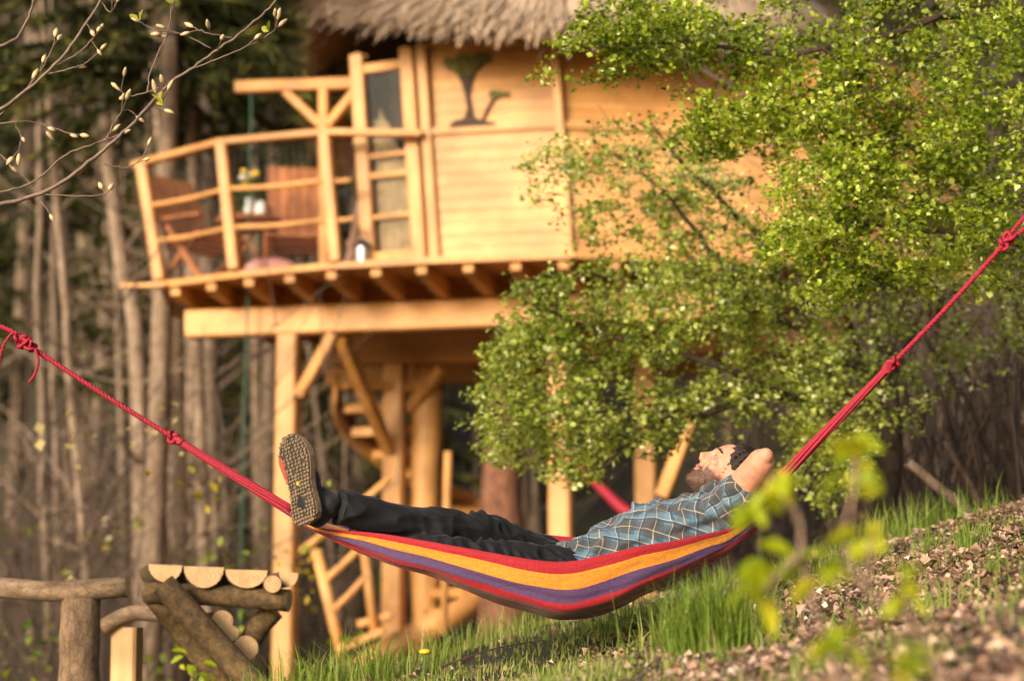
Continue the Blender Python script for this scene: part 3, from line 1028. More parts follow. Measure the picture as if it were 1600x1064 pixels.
for (px, Y, h, rad, zl_, lb) in ((240, 19.6, 12.5, 2.5, 6.5, 'dark green spruce with drooping boughs above the bare trunks'), (415, 27, 14, 2.3, 6.2, 'dark spruce behind the timber hoist arm'),
                                 (20, 30, 14, 2.4, 3.5, 'tall spruce at the far left edge of the wood'), (480, 33, 14, 2.8, 2.0, 'dark spruce seen between railing and door post'),
                                 (300, 36, 15, 2.8, 2.5, 'spruce far back behind the bare trunks'), (560, 30, 13, 2.5, 1.0, 'low-branched spruce seen under the deck'),
                                 (130, 38, 15, 2.8, 2.0, 'distant spruce between the leftmost bare trunks'), 
                                 (1500, 30, 14, 3.2, 0.8, 'spruce behind the hawthorn on the slope'), (1250, 34, 14, 3.2, 0.8, 'spruce behind the deck and the hawthorn')):
    p = P(px, 800, Y)
    spruce(p[0], p[1], h, rad, zl_, lb)

# ------------------------------------------------------------------ undergrowth brush
bv, bf = MB(), None
for i in range(1010):
    if i < 560: px = random.uniform(-80, 420); Y = random.uniform(20, 29)
    elif i < 720: px = random.uniform(420, 760); Y = random.uniform(22, 28)
    elif i < 800: px = random.uniform(1150, 1750); Y = random.uniform(13.5, 26)
    elif i < 930: px = random.uniform(1380, 1720); Y = random.uniform(11.3, 14)
    else: px = random.uniform(-80, 180); Y = random.uniform(17, 24)
    x = (px-800)/3333.3*Y
    z = float(gz(x, Y))
    h = random.uniform(0.8, 3.2) if i < 930 else random.uniform(2.0, 4.2)
    a_ = random.uniform(0, 6.28)
    bend = random.uniform(0.1, 0.9)*h
    s = np.array([x, Y, z-0.05])
    e = s+np.array([math.cos(a_)*bend, math.sin(a_)*bend, h])
    m1 = (s+e)/2+np.array([-math.cos(a_)*0.2*bend, -math.sin(a_)*0.2*bend, 0.12*h])
    r_ = random.uniform(0.006, 0.018)
    pth = catmull([s, m1, e], 7)
    bv.tube(pth, np.linspace(r_, 0.003, 7), 4, False)
    for q in range(4):
        f = random.randint(2, 6)
        bv.tube([pth[f], pth[f]+rng.normal(0, 0.22, 3)*h*0.5+np.array([0, 0, 0.12*h])], [r_*0.5, 0.002], 3, False)
ob = bv.build('undergrowth', M['brush'])
tag(ob, 'brown leafless brush filling the wood floor', None, None, 'stuff')


def leaf_cloud(pts, size, tilt=1.0, flat=0.3):
    """2-triangle folded leaves at pts"""
    n = len(pts)
    d = rng.normal(0, 1, (n, 3)); d[:, 2] *= tilt
    d /= np.linalg.norm(d, axis=1)[:, None]
    up = rng.normal(0, 0.55, (n, 3)); up[:, 2] += 1
    s = np.cross(d, up); s /= np.linalg.norm(s, axis=1)[:, None]+1e-9
    nn = np.cross(s, d)
    L = (size*rng.uniform(0.5, 1.5, n))[:, None]
    Wd = L*rng.uniform(0.32, 0.46, n)[:, None]
    fold = L*flat*rng.uniform(0.2, 1, n)[:, None]
    b = pts; tip = pts + d*L
    m_ = pts + d*L*0.55
    V = np.stack([b, m_+s*Wd+nn*fold, tip, m_-s*Wd+nn*fold], 1).reshape(-1, 3)
    i = np.arange(n)*4
    F = np.concatenate([np.stack([i, i+2, i+1], 1), np.stack([i, i+3, i+2], 1)])
    return V, F


# sparse young leaves in the brush
n = 900
Yq = rng.uniform(12, 26, n); pxq = np.where(rng.random(n) < 0.7, rng.uniform(-60, 560, n), rng.uniform(1200, 1650, n))
cl = rng.integers(0, 110, n)
cY = rng.uniform(12, 26, 110); cpx = rng.uniform(-60, 560, 110); cz = rng.uniform(0.1, 2.2, 110)
xx = (cpx[cl]-800)/3333.3*cY[cl]+rng.normal(0, .12, n); yy = cY[cl]+rng.normal(0, .12, n)
V, F = leaf_cloud(np.stack([xx, yy, gz(xx, yy)+cz[cl]+rng.normal(0, .1, n)], 1), 0.06)
c01 = rng.random(110)
o = raw('undergrowth_leaves', V, F, M['scatterleaf'], None, np.tile(c01[cl], 2))
tag(o, 'scattered yellow-green young leaves in the brush', None, None, 'stuff')

# ------------------------------------------------------------------ hawthorns
def grow(name, label, trunk_px, limbs_px, ells, natt, leaf_n, leaf_size, mleaf, r0, base=None):
    """trunk + limbs drawn as paths, then twigs that reach into the crown volume"""
    tr = [P(*p) for p in trunk_px]
    b = tr[0].copy(); b[2] = float(gz(b[0], b[1]))
    t = thing(name, b, label, 'tree')
    tp = catmull([np.array([b[0]-0.02, b[1], b[2]-0.15])]+tr, 14)
    MB().tube(tp, np.linspace(r0*1.25, r0*0.55, 14), 10).build('trunk', M['barkdark'], t, True)
    nodes = [tuple(p) for p in tp[6:]]
    rads = list(np.linspace(r0*0.9, r0*0.55, 14)[6:])
    br = MB()
    for path in limbs_px:
        pts = catmull([P(*p) for p in path[0]], 14)
        pts[1:-1] += rng.normal(0, 0.012, (12, 3))
        rr = np.linspace(path[1], path[2], 14)
        br.tube(pts, rr, 7)
        nodes += [tuple(p) for p in pts]
        rads += list(rr)
    # attraction points
    att, den = [], []
    wts = np.array([e[6] for e in ells], float); wts /= wts.sum()
    idx = rng.choice(len(ells), natt, p=wts)
    for i in idx:
        px, py, Y, rx, ry, ryd, _ = ells[i]
        v = rng.normal(0, 1, 3); v /= np.linalg.norm(v)
        v *= rng.random()**(1/2.4)
        c = P(px + v[0]*rx, py - v[2]*ry, Y)
        att.append(c + np.array([0, v[1]*ryd, 0]))
    att = np.array(att)
    gapn = np.array([mnoise.noise(Vector((p[0]*2.6, p[1]*2.6, p[2]*4.2))) + 0.5*mnoise.noise(Vector(p*7)) for p in att])
    att = att[gapn > -0.25]
    natt = len(att)
    NN = np.array(nodes)
    order = np.argsort([np.min(np.linalg.norm(NN-a, axis=1)) for a in att])
    arr = np.zeros((len(NN)+natt*5, 3)); arr[:len(NN)] = NN; cnt = len(NN)
    ra = np.zeros(len(arr)); ra[:cnt] = rads
    lp_ = []
    for k in order:
        a = att[k]
        dd_ = np.linalg.norm(arr[:cnt]-a, axis=1)
        j = int(np.argmin(dd_ - 0.0))
        s = arr[j]
        L = dd_[j]
        if L < 0.02: continue
        m1 = (s+a)/2 + rng.normal(0, 0.07*L, 3) + np.array([0, 0, 0.06*L])
        pth = catmull([s, m1, a], 6)
        rs = min(ra[j]*0.7, 0.004+0.012*L)
        rr = np.linspace(rs, max(0.0018, rs*0.45), 6)
        br.tube(pth, rr, 4, False)
        arr[cnt:cnt+5] = pth[1:]; ra[cnt:cnt+5] = rr[1:]
        cnt += 5
        # leaves on short spurs along the outer part of the twig
        m_ = leaf_n
        f = rng.uniform(0.25, 1.12, m_)
        fi = np.clip(f, 0, 1)*5
        i0 = np.minimum(fi.astype(int), 4)
        q = pth[i0]+(pth[i0+1]-pth[i0])*(fi-i0)[:, None]
        sp = rng.normal(0, 1, (m_, 3))*np.array([0.027, 0.027, 0.02])
        lp_.append(q+sp)
    br.build('branchwork', M['barkdark'], t)['kind'] = 'stuff'
    pts = np.concatenate(lp_)
    V, F = leaf_cloud(pts, leaf_size, 0.6)
    n = len(pts)
    patch = np.array([mnoise.noise(Vector(p)*2.2) for p in pts[::leaf_n]])
    rnd = np.clip(rng.normal(0.48, 0.28, n) + np.repeat(patch, leaf_n)[:n]*0.35, 0, 1)
    raw('crown', V, F, mleaf, t, np.tile(rnd, 2))
    return t


A_ = 8.9
ellsA = [(915, 100, A_, 90, 42, .25, 1.9), (1000, 50, A_, 110, 60, .4, 1.9), (1090, 85, A_, 110, 80, .5, 1.8), (1170, 160, A_, 90, 70, .4, 1.2), (1120, 205, A_, 75, 45, .3, 1.1),
         (1290, 60, A_, 170, 90, .6, 2.4), (1260, 190, A_, 120, 60, .5, 1.6), (1400, 170, A_, 160, 110, .7, 3.0), (1530, 90, A_, 130, 120, .7, 2.6), (1300, 300, A_, 120, 70, .5, 2.0),
         (1420, 330, A_, 150, 100, .7, 3.0), (1540, 280, A_, 110, 130, .7, 2.6), (1260, 385, A_, 85, 50, .4, 1.1), (1300, 440, A_, 60, 60, .3, 0.8), (1400, 420, A_, 110, 45, .5, 1.2), (1560, 420, A_, 80, 60, .5, .7)]
limbsA = [([(1720, 60, 9.2), (1560, 20, 9.0), (1480, 30, 8.9), (1390, 55, 8.8), (1270, 82, 8.8), (1150, 75, 8.8), (1060, 65, 8.8), (930, 75, 8.8)], 0.022, 0.005),
          ([(1560, 60, 9.1), (1470, 88, 8.9), (1400, 120, 8.8), (1330, 150, 8.7)], 0.014, 0.005),
          ([(1270, 60, 8.8), (1330, 120, 8.8), (1380, 155, 8.8), (1416, 170, 8.8)], 0.007, 0.009),
          ([(1640, 330, 9.1), (1520, 300, 9.0), (1420, 230, 8.9), (1300, 210, 8.8), (1205, 165, 8.8)], 0.02, 0.005),
          ([(1650, 380, 9.1), (1500, 365, 9.0), (1380, 350, 8.9), (1300, 355, 8.8), (1240, 370, 8.8)], 0.018, 0.004)]
grow('hawthorn_tree', 'bright green hawthorn overhanging from the upper right, red rope crossing in front', [(1790, 900, 9.4), (1770, 600, 9.3), (1740, 300, 9.3), (1720, 60, 9.2), (1700, -150, 9.2)], limbsA, ellsA, 3100, 19, 0.024, M['hawthorn'], 0.10)
B_ = 10.6
ellsB = [(870, 260, B_, 70, 60, .5, .55), (960, 300, B_, 110, 110, .6, 1.3), (1060, 270, B_, 110, 90, .6, 1.2), (1130, 360, B_, 110, 90, .6, 1.2), (860, 480, B_, 80, 60, .5, 1.2), (980, 430, B_, 130, 80, .6, 1.8),
         (900, 570, B_, 130, 90, .7, 3.2), (815, 655, B_, 105, 80, .6, 3.2), (790, 560, B_, 45, 65, .4, .8), (1150, 450, B_, 120, 110, .6, 1.4), (1330, 640, B_, 130, 90, .6, 1.6), (960, 660, B_, 130, 75, .7, 2.4), (1060, 540, B_, 120, 100, .7, 2.4), (1170, 520, B_, 120, 110, .7, 1.6), (890, 735, B_, 70, 35, .4, .7),
         (1300, 520, B_, 130, 100, .6, 1.3), (1250, 610, B_, 130, 80, .6, 1.0), (1440, 520, B_+.6, 150, 110, .6, 1.3), (1560, 520, B_+.6, 110, 100, .6, 1.0), (1100, 640, B_, 100, 60, .5, 1.0), (1300, 720, B_, 75, 90, .4, 1.5)]
limbsB = [([(1385, 600, 10.9), (1290, 540, 10.8), (1230, 450, 10.7), (1146, 335, 10.6), (1075, 264, 10.6), (1015, 190, 10.6)], 0.03, 0.006),
          ([(1290, 540, 10.8), (1180, 470, 10.7), (1098, 375, 10.5), (1035, 300, 10.5), (960, 240, 10.5)], 0.02, 0.005),
          ([(1388, 640, 10.9), (1290, 625, 10.7), (1180, 618, 10.6), (1080, 630, 10.5), (990, 700, 10.4), (930, 735, 10.4)], 0.03, 0.006),
          ([(1240, 622, 10.7), (1120, 570, 10.6), (1000, 540, 10.5), (900, 500, 10.5), (820, 470, 10.5)], 0.024, 0.005),
          ([(1180, 618, 10.6), (1060, 655, 10.5), (940, 640, 10.4), (830, 640, 10.4), (735, 655, 10.4)], 0.02, 0.004),
          ([(1388, 600, 10.9), (1420, 520, 11.0), (1480, 460, 11.0), (1560, 440, 11.1)], 0.025, 0.006),
          ([(1388, 570, 10.9), (1360, 480, 10.9), (1380, 400, 10.9)], 0.02, 0.008)]
grow('hawthorn_tree', 'wide hawthorn bush behind the man, dark trunk on the slope', [(1375, 815, 10.9), (1388, 740, 10.9), (1392, 660, 10.9), (1386, 560, 10.9)], limbsB, ellsB, 3100, 14, 0.027, M['hawthorn_d'], 0.075)

# dead leaning stems on the bank to the right
for (a, b, wpx, Y, lb) in (((1478, 500), (1585, 720), 17, 12.0, 'long grey dead stem leaning against the bank'), ((1420, 722), (1530, 812), 20, 10.4, 'short thick dead branch lying beside the hawthorn trunk'),
                           ((1475, 690), (1530, 790), 13, 11.2, 'dead grey stick crossing behind the short dead branch'), ((1530, 560), (1640, 760), 14, 12.5, 'grey dead stem at the far right of the bank')):
    p0, p1 = P(*a, Y), P(*b, Y)
    MB().tube(catmull([p0, (p0+p1)/2+np.array([0.03, 0, -0.03]), p1], 8), np.linspace(wpx*.35, wpx*.5, 8)/3333*Y, 8).top('dead_branch', M['deadwood'], lb, 'branch', smooth=True)

# ------------------------------------------------------------------ log furniture, lower left
def log(name, a, b, ra, rb, mat, parent, wob=0.006, n=16):
    pts = catmull([a, (np.asarray(a)*2+b)/3+rng.normal(0, wob, 3), (np.asarray(a)+np.asarray(b)*2)/3+rng.normal(0, wob, 3), b], 9)
    rad = np.linspace(ra, rb, 9)*(1+rng.normal(0, 0.02, 9))
    o = MB().tube(pts, rad, n).build(name, mat, parent, True)
    o.data.polygons[len(o.data.polygons)-1].use_smooth = False
    o.data.polygons[len(o.data.polygons)-2].use_smooth = False
    if mat is not M['end']:
        o.data.materials.append(M['end'])
        o.data.polygons[len(o.data.polygons)-1].material_index = 1
        o.data.polygons[len(o.data.polygons)-2].material_index = 1
    return o


fp = P(127, 1000, 9.0)
fence = thing('log_fence', (fp[0], fp[1], float(gz(fp[0], fp[1]))), 'round log fence with a barked post and a rail across its top', 'fence')
log('post', np.array([fp[0], fp[1], float(gz(fp[0], fp[1]))-0.2]), P(127, 934, 9.0), 0.092, 0.083, M['barkpost'], fence)
log('rail', P(-160, 928, 9.05), P(200, 916, 8.95), 0.038, 0.046, M['raillog'], fence, 0.012)
sp_ = P(200, 1000, 9.6)
low = thing('low_rail', (sp_[0], sp_[1], float(gz(sp_[0], sp_[1]))), 'low bent log rail on a squared pale post beside the log table', 'rail')
MB().beam((sp_[0], sp_[1], float(gz(sp_[0], sp_[1]))-0.15), P(199, 980, 9.6), 0.12, 0.10, up=e2).build('post', M['pine_pale'], low)
MB().tube(catmull([P(160, 981, 9.55), P(185, 966, 9.55), P(215, 957, 9.55), P(262, 960, 9.55)], 10), 0.036, 12).build('rail', M['raillog'], low, True)
tz = P(340, 900, 9.3)
ltab = thing('log_table', (tz[0], tz[1], float(gz(tz[0], tz[1]))), 'rustic log trestle table with half-log top and slanting log legs', 'table')


def half_log(x0, x1, ytop, drop, Y, ln):
    a = P(x0, ytop, Y); b = P(x1, ytop+2, Y)
    m_ = (a+b)/2; hw = np.linalg.norm(b-a)/2; ud = nrm(b-a)
    dp = drop/3333.3*Y
    poly = [m_ + ud*hw*math.cos(t) - Z*dp*math.sin(t) for t in np.linspace(math.pi, 2*math.pi, 11)]
    poly = [m_ + ud*hw*math.cos(t) + Z*dp*math.sin(t) for t in np.linspace(math.pi, 2*math.pi, 11)]
    o = MB().prism(poly, np.array([-0.15, ln, 0.0])).build('half_log', M['barklog'], ltab)
    o.data.materials.append(M['end'])
    o.data.polygons[0].material_index = 1
    o.data.polygons[1].material_index = 1
    return o


half_log(232, 285, 881, 27, 9.22, 0.62)
half_log(287, 350, 884, 33, 9.2, 0.62)
half_log(352, 418, 889, 28, 9.18, 0.62)
half_log(436, 466, 893, 22, 9.2, 0.62)
log('round_log', P(426, 912, 9.14), P(426, 912, 9.14)+np.array([-0.15, 0.6, 0]), 0.036, 0.036, M['barklog'], ltab)
log('cross_log', P(226, 925, 9.3), P(452, 938, 9.22), 0.045, 0.048, M['barklog'], ltab)
zb_ = float(gz(P(400, 1060, 9.1)[0], 9.1))
lg0, lg1 = P(262, 921, 9.12), P(396, 1062, 9.1)
dl_ = nrm(lg1-lg0)
log('leg', lg0-dl_*0.03, lg1 + dl_*max(0.05, (lg1[2]-zb_)/-dl_[2]+0.05), 0.055, 0.055, M['barklog'], ltab)
g0, g1 = P(240, 930, 9.35), P(345, 1062, 9.35)
dl_ = nrm(g1-g0)
log('leg', g0, g1 + dl_*max(0.05, (g1[2]-zb_)/-dl_[2]+0.05), 0.05, 0.05, M['barklog'], ltab)
log('leg', P(428, 952, 9.35), P(350, 1045, 9.4), 0.05, 0.05, M['barklog'], ltab)
for (px, py, rr) in ((347, 970, 17), (360, 989, 13), (384, 1012, 20)):
    a = P(px, py, 9.25)
    log('stretcher_log', a, a+np.array([-0.12, 0.5, 0.0]), rr/3333*9.25, rr/3333*9.25, M['barklog'], ltab)

# ------------------------------------------------------------------ budding branches, upper left
bt = thing('budding_tree', (-2.35, 7.7, float(gz(-2.35, 7.7))), 'young bare tree at the left edge reaching budding twigs into view', 'tree')
zb0 = float(gz(-2.35, 7.7))
MB().tube([(-2.35, 7.7, zb0-0.1), (-2.33, 7.72, 1.5), (-2.3, 7.7, 3.0), (-2.28, 7.7, 4.6)], [0.05, 0.045, 0.035, 0.02], 10).build('trunk', M['twig'], bt, True)
M['bud'] = plain('bud', (0.55, 0.42, 0.22), 0.5, 0.3, 60, 0)
M['budleaf'] = obj_leaf_mat('bud_leaf', [(0, (0.30, 0.38, 0.04)), (1, (0.55, 0.50, 0.10))], 0.4)
bud_me = MB().tube([(0, 0, 0), (0, 0, 0.008), (0, 0, 0.018), (0, 0, 0.028), (0, 0, 0.034)], [0.003, 0.007, 0.008, 0.005, 0.001], 7).mesh('bud', smooth=True)
bud_me.materials.append(M['bud'])
Y0 = 7.7
# the two limbs outside the frame that carry the twigs
twigs = [
    ([(-260, 420, 7.7), (-120, 350, 7.7), (0, 320), (52, 306), (94, 287), (155, 240), (188, 212), (226, 174), (263, 132), (306, 103), (338, 80), (376, 52), (409, 24), (430, 3), (455, -40)], 0.010, 0.003, 3),
    ([(-120, 335), (0, 301), (56, 282), (103, 242), (165, 219), (190, 209)], 0.004, 0.003, 1),
    ([(306, 106), (371, 80), (414, 59), (435, 42)], 0.003, 0.002, 3),
    ([(188, 212), (225, 178), (254, 155), (262, 142)], 0.003, 0.002, 2),
    ([(250, 137), (222, 147), (200, 150), (188, 142)], 0.003, 0.002, 3),
    ([(230, 145), (235, 113), (259, 56), (270, 9), (272, -30)], 0.003, 0.002, 2),
    ([(330, 76), (285, 54), (245, 47), (216, 34)], 0.0025, 0.002, 3),
    ([(363, 60), (322, 52), (302, 43)], 0.003, 0.002, 2),
    ([(160, 256), (198, 262), (222, 246), (231, 228)], 0.003, 0.002, 1),
    ([(-240, 330, 7.8), (-120, 250, 7.8), (0, 172), (85, 103), (122, 56), (155, 5), (175, -40)], 0.009, 0.004, 3),
    ([(85, 103), (120, 85), (145, 60), (152, 50)], 0.003, 0.002, 2),
    ([(70, 117), (110, 108), (135, 98), (157, 78)], 0.003, 0.002, 1),
    ([(-150, 120, 7.7), (0, 73), (35, 47), (52, 3), (58, -40)], 0.007, 0.004, 1),
    ([(0, 180), (50, 130), (80, 80), (86, 58)], 0.003, 0.002, 2),
    ([(-40, 220), (0, 241), (47, 287), (78, 335)], 0.0035, 0.002, 1),
    ([(160, 5), (172, 20), (183, 3)], 0.003, 0.002, 1),
    ([(60, 303), (110, 306), (160, 305), (170, 297)], 0.003, 0.002, 1),
    ([(165, 220), (180, 190), (196, 172), (213, 182)], 0.003, 0.002, 2),
    ([(-30, 200), (30, 190), (70, 195), (110, 210)], 0.003, 0.002, 3),
    ([(20, 190), (32, 210), (30, 240)], 0.002, 0.0015, 2),
]
for pts, ra, rb, nbud in twigs:
    pp = [P(p[0], p[1], p[2] if len(p) > 2 else Y0 + random.uniform(-.02, .02)) for p in pts]
    if pts[0][0] < -200: pp = [np.array([-2.3, 7.7, pp[0][2]-0.35])] + pp
    path = catmull(pp, len(pp)*6)
    path[2:-2] += rng.normal(0, 0.0015, (len(path)-4, 3))
    br = MB().tube(path, np.linspace(ra, rb, len(path)), 7).build('branch', M['twig'], bt, True)
    for k in range(nbud+1):
        i = len(path)-1 if k == 0 else random.randint(len(path)//3, len(path)-2)
        d_ = nrm(path[min(i+1, len(path)-1)]-path[i-1])
        if k: d_ = nrm(d_ + rng.normal(0, 0.6, 3))
        q = path[i]
        if k:
            stalk = q + d_*random.uniform(0.02, 0.07)
            MB().tube([q, stalk], 0.0018, 5).build('stalk', M['twig'], br)
            q = stalk
        o = bpy.data.objects.new('bud', bud_me)
        COL.objects.link(o)
        o.parent = br
        o.location = tuple(q - wloc(br))
        o.rotation_euler = Vector(d_).to_track_quat('Z', 'Y').to_euler()
        sc = random.uniform(0.75, 1.3)
        o.scale = (sc, sc, sc*random.uniform(0.8, 1.3))

# unfolding leaf pairs
lf_me = bpy.data.meshes.new('leaf')
lv_ = [(0, 0, 0), (0.012, 0.018, 0.004), (0, 0.02, -0.001), (-0.012, 0.018, 0.004), (0.009, 0.034, 0.004), (0, 0.045, 0), (-0.009, 0.034, 0.004)]
lf_me.from_pydata(lv_, [], [(0, 1, 2), (0, 2, 3), (2, 1, 4), (2, 4, 5), (2, 5, 6), (2, 6, 3)])
lf_me.materials.append(M['budleaf'])
for (px, py) in ((218, 33), (255, 165), (272, 6), (420, 50), (250, 160)):
    for k in range(3):
        o = bpy.data.objects.new('young_leaf', lf_me)
        COL.objects.link(o); o.parent = bt
        o.location = tuple(P(px, py, Y0) - wloc(bt))
        o.rotation_euler = (random.uniform(0.5, 1.5), random.uniform(-1, 1), random.uniform(-3, 3))
        o.scale = (1, 1, 1)

# ------------------------------------------------------------------ grass and litter
def blades(x, y, h, wdt, bend):
    n = len(x)
    z = gz(x, y)
    b = np.stack([x, y, z-0.01], 1)
    a = rng.uniform(0, 2*np.pi, n)
    dv = np.stack([np.cos(a), np.sin(a), 0*a], 1)
    s = np.stack([-np.sin(a), np.cos(a), 0*a], 1)
    h = h[:, None]
    m1 = b + np.array([0, 0, 1.0])*h*0.55 + dv*h*bend*0.3
    tp = b + np.array([0, 0, 1.0])*h*(1-0.3*bend) + dv*h*bend
    wdt = wdt[:, None]
    V = np.stack([b-s*wdt, b+s*wdt, m1+s*wdt*0.75, m1-s*wdt*0.75, tp], 1).reshape(-1, 3)
    i = np.arange(n)*5
    F = np.concatenate([np.stack([i, i+1, i+2], 1), np.stack([i, i+2, i+3], 1), np.stack([i+3, i+2, i+4], 1)])
    return V, F


GX, GY, GH, GB, GC = [], [], [], [], []


def grass_patch(n, xr, yr, hm, bend, col, mask=None):
    x = rng.uniform(*xr, n); y = rng.uniform(*yr, n)
    if mask is not None:
        k = mask(x, y) > rng.random(n)
        x, y = x[k], y[k]
    m_ = len(x)
    GX.append(x); GY.append(y); GH.append(hm*rng.uniform(0.45, 1.25, m_)); GB.append(rng.uniform(0.1, bend, m_)[:, None])
    GC.append(np.clip(rng.normal(col, 0.22, m_), 0, 1))


def tuft(px, Y, n, r_, hm, col=0.45, bend=1.0):
    x = (px-800)/3333.3*Y
    a = rng.normal(0, r_, (n, 2))
    GX.append(x+a[:, 0]); GY.append(Y+a[:, 1]); GH.append(hm*rng.uniform(0.5, 1.2, n)); GB.append(rng.uniform(0.05, bend, n)[:, None])
    GC.append(np.clip(rng.normal(col, 0.18, n), 0, 0.9))


nz = lambda x, y: np.array([mnoise.noise(Vector((a*1.6, b*1.6, 0.3))) for a, b in zip(x, y)])
grass_patch(52000, (-2.2, 1.8), (5.6, 10.6), 0.055, 1.0, 0.66, lambda x, y: np.clip(0.6+1.3*nz(x*1.4, y*1.4) - sstep(0.45, 1.5, x-(y-8)*0.25)*0.7, 0, 1))
grass_patch(9000, (0.3, 3.2), (8.2, 11.5), 0.07, 1.0, 0.6, lambda x, y: np.clip(0.2+1.4*nz(x, y), 0, 1))
grass_patch(26000, (-0.3, 2.6), (3.5, 8.5), 0.055, 0.9, 0.6, lambda x, y: np.clip(0.2+1.6*nz(x*1.5, y*1.5), 0.05, 1))
for q_ in range(60):
    yq_ = random.uniform(4.5, 10.5)
    tuft(random.uniform(1000, 1640), yq_, random.randint(12, 50), 0.03, random.uniform(0.07, 0.16), 0.5, 0.9)
for (px, Y, n_, r_, hm, cl_) in ((1105, 6.3, 850, 0.075, 0.26, 0.4), (1060, 7.1, 90, 0.08, 0.17, 0.55), (1140, 6.7, 90, 0.08, 0.15, 0.55), (1430, 9.6, 380, 0.15, 0.24, 0.45), (1350, 9.9, 160, 0.14, 0.18, 0.5), (1500, 9.9, 160, 0.14, 0.17, 0.5),
                               (470, 8.2, 130, 0.12, 0.26, 0.5), (540, 8.3, 190, 0.13, 0.24, 0.45), (600, 8.4, 160, 0.14, 0.2, 0.5), (700, 8.6, 140, 0.14, 0.2, 0.55), (1230, 8.0, 130, 0.12, 0.18, 0.5), (1290, 8.6, 130, 0.15, 0.18, 0.55), (1175, 4.3, 200, 0.09, 0.12, 0.4),
                               (790, 9.0, 120, 0.12, 0.16, 0.5), (1010, 8.3, 150, 0.12, 0.16, 0.4), (1450, 6.2, 110, 0.1, 0.14, 0.5), (420, 8.8, 90, 0.1, 0.2, 0.5), (1130, 5.0, 120, 0.1, 0.12, 0.5)):
    tuft(px, Y, n_, r_, hm, cl_)
x = np.concatenate(GX); y = np.concatenate(GY); h = np.concatenate(GH); b_ = np.concatenate(GB); gc = np.concatenate(GC)
V, F = blades(x, y, h, np.full(len(x), 0.0024)*rng.uniform(0.7, 1.6, len(x)), b_)
o = raw('grass', V, F, M['grass'], None, np.tile(gc, 3))
tag(o, 'green grass on the slope under the hammock', None, None, 'stuff')

n = 140000
y = rng.uniform(3.0, 11.5, n)
x = rng.uniform(-0.9, 3.6, n)*np.clip(y/9, 0.5, 1.1)
k = rng.random(n) < np.clip(0.02 + 0.9*sstep(0.15, 1.0, x-(y-8)*0.13) + 1.0*nz(x*1.3+5, y*1.3) + 0.8*nz(x*4+9, y*4) - 0.2, 0.02, 1)
x, y = x[k], y[k]
pts = np.stack([x, y, gz(x, y)+rng.uniform(0.0, 0.03, len(x))], 1)
V, F = leaf_cloud(pts, 0.021*rng.choice([0.5, 0.8, 1.0, 1.5], len(pts)), 0.28, 0.5)
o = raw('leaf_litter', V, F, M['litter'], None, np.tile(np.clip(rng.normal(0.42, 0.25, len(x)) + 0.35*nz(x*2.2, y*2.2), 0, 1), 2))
tag(o, 'dry pinkish-brown fallen leaves covering the slope', None, None, 'stuff')
# leaves of the forest floor farther off
n = 14000
y = rng.uniform(11.5, 32, n); x = rng.uniform(-0.30, 0.28, n)*y
pts = np.stack([x, y, gz(x, y)+0.01], 1)
V, F = leaf_cloud(pts, 0.09, 0.35, 0.5)
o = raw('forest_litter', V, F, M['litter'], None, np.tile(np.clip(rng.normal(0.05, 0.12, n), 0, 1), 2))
tag(o, 'dark fallen leaves on the wood floor', None, None, 'stuff')

# small sticks among the leaves
tw = MB()
for i in range(550):
    y_ = random.uniform(3.2, 11); x_ = random.uniform(0.0, 3.2)*min(1.1, y_/9)
    if x_ < 0.45 + (y_-8)*0.13: continue
    a_ = random.uniform(0, 6.28); l_ = random.uniform(0.04, 0.28)
    p0 = np.array([x_, y_, float(gz(x_, y_))+0.012])
    p1 = p0 + np.array([math.cos(a_)*l_, math.sin(a_)*l_, 0]); p1[2] = float(gz(p1[0], p1[1]))+random.uniform(0.005, 0.06)
    tw.tube([p0, (p0+p1)/2+rng.normal(0, 0.08*l_, 3), p1], [0.004, 0.0035, 0.0015], 4, False)
o = tw.build('fallen_sticks', M['deadwood'])
tag(o, 'small dry sticks strewn over the leaf litter', None, None, 'stuff')
# stick, stone, dandelions on the grass
sa, sb = P(690, 1055, 8.0), P(850, 1047, 8.05)
sa[2] = gz(sa[0], sa[1])+0.04; sb[2] = gz(sb[0], sb[1])+0.05
MB().tube(catmull([sa, (sa+sb)/2+np.array([0, 0, 0.015]), sb], 8), np.linspace(0.005, 0.003, 8), 6).top('fallen_twig', M['barkdark'], 'thin dark twig lying in the grass below the hammock', 'twig')
M['stone'] = plain('pale_stone', (0.5, 0.46, 0.42), 0.9, 0.3, 15, 0.5)
sp0 = P(872, 972, 9.3); sp0[2] = gz(sp0[0], sp0[1])+0.07
st_ = MB().ell(sp0, np.array([[0.09, 0.02, 0.01], [0, 0.06, 0], [0.01, 0, 0.05]]), 12, 8)
st_.v[0] += rng.normal(0, 0.005, st_.v[0].shape)
st_.top('stone', M['stone'], 'pale stone in the grass behind the hammock', 'stone', smooth=True)
dn_i = 0
for (px, Y, lb) in ((664, 8.1, 'yellow dandelion nearest the frame bottom left of the twig'), (905, 9.2, 'yellow-green flower head in the grass behind the hammock')):
    x0 = (px-800)/3333.3*Y
    g0 = np.array([x0, Y, float(gz(x0, Y))])
    t = thing('dandelion', g0, lb, 'flower')
    MB().tube([g0, g0+np.array([0.005, 0, 0.1])], 0.003, 6).build('stem', M['gleaf'], t)
    MB().ell(g0+np.array([0.005, 0, 0.105]), np.diag([0.024, 0.024, 0.011]), 14, 6).build('flower_head', M['yellow'], t, True)

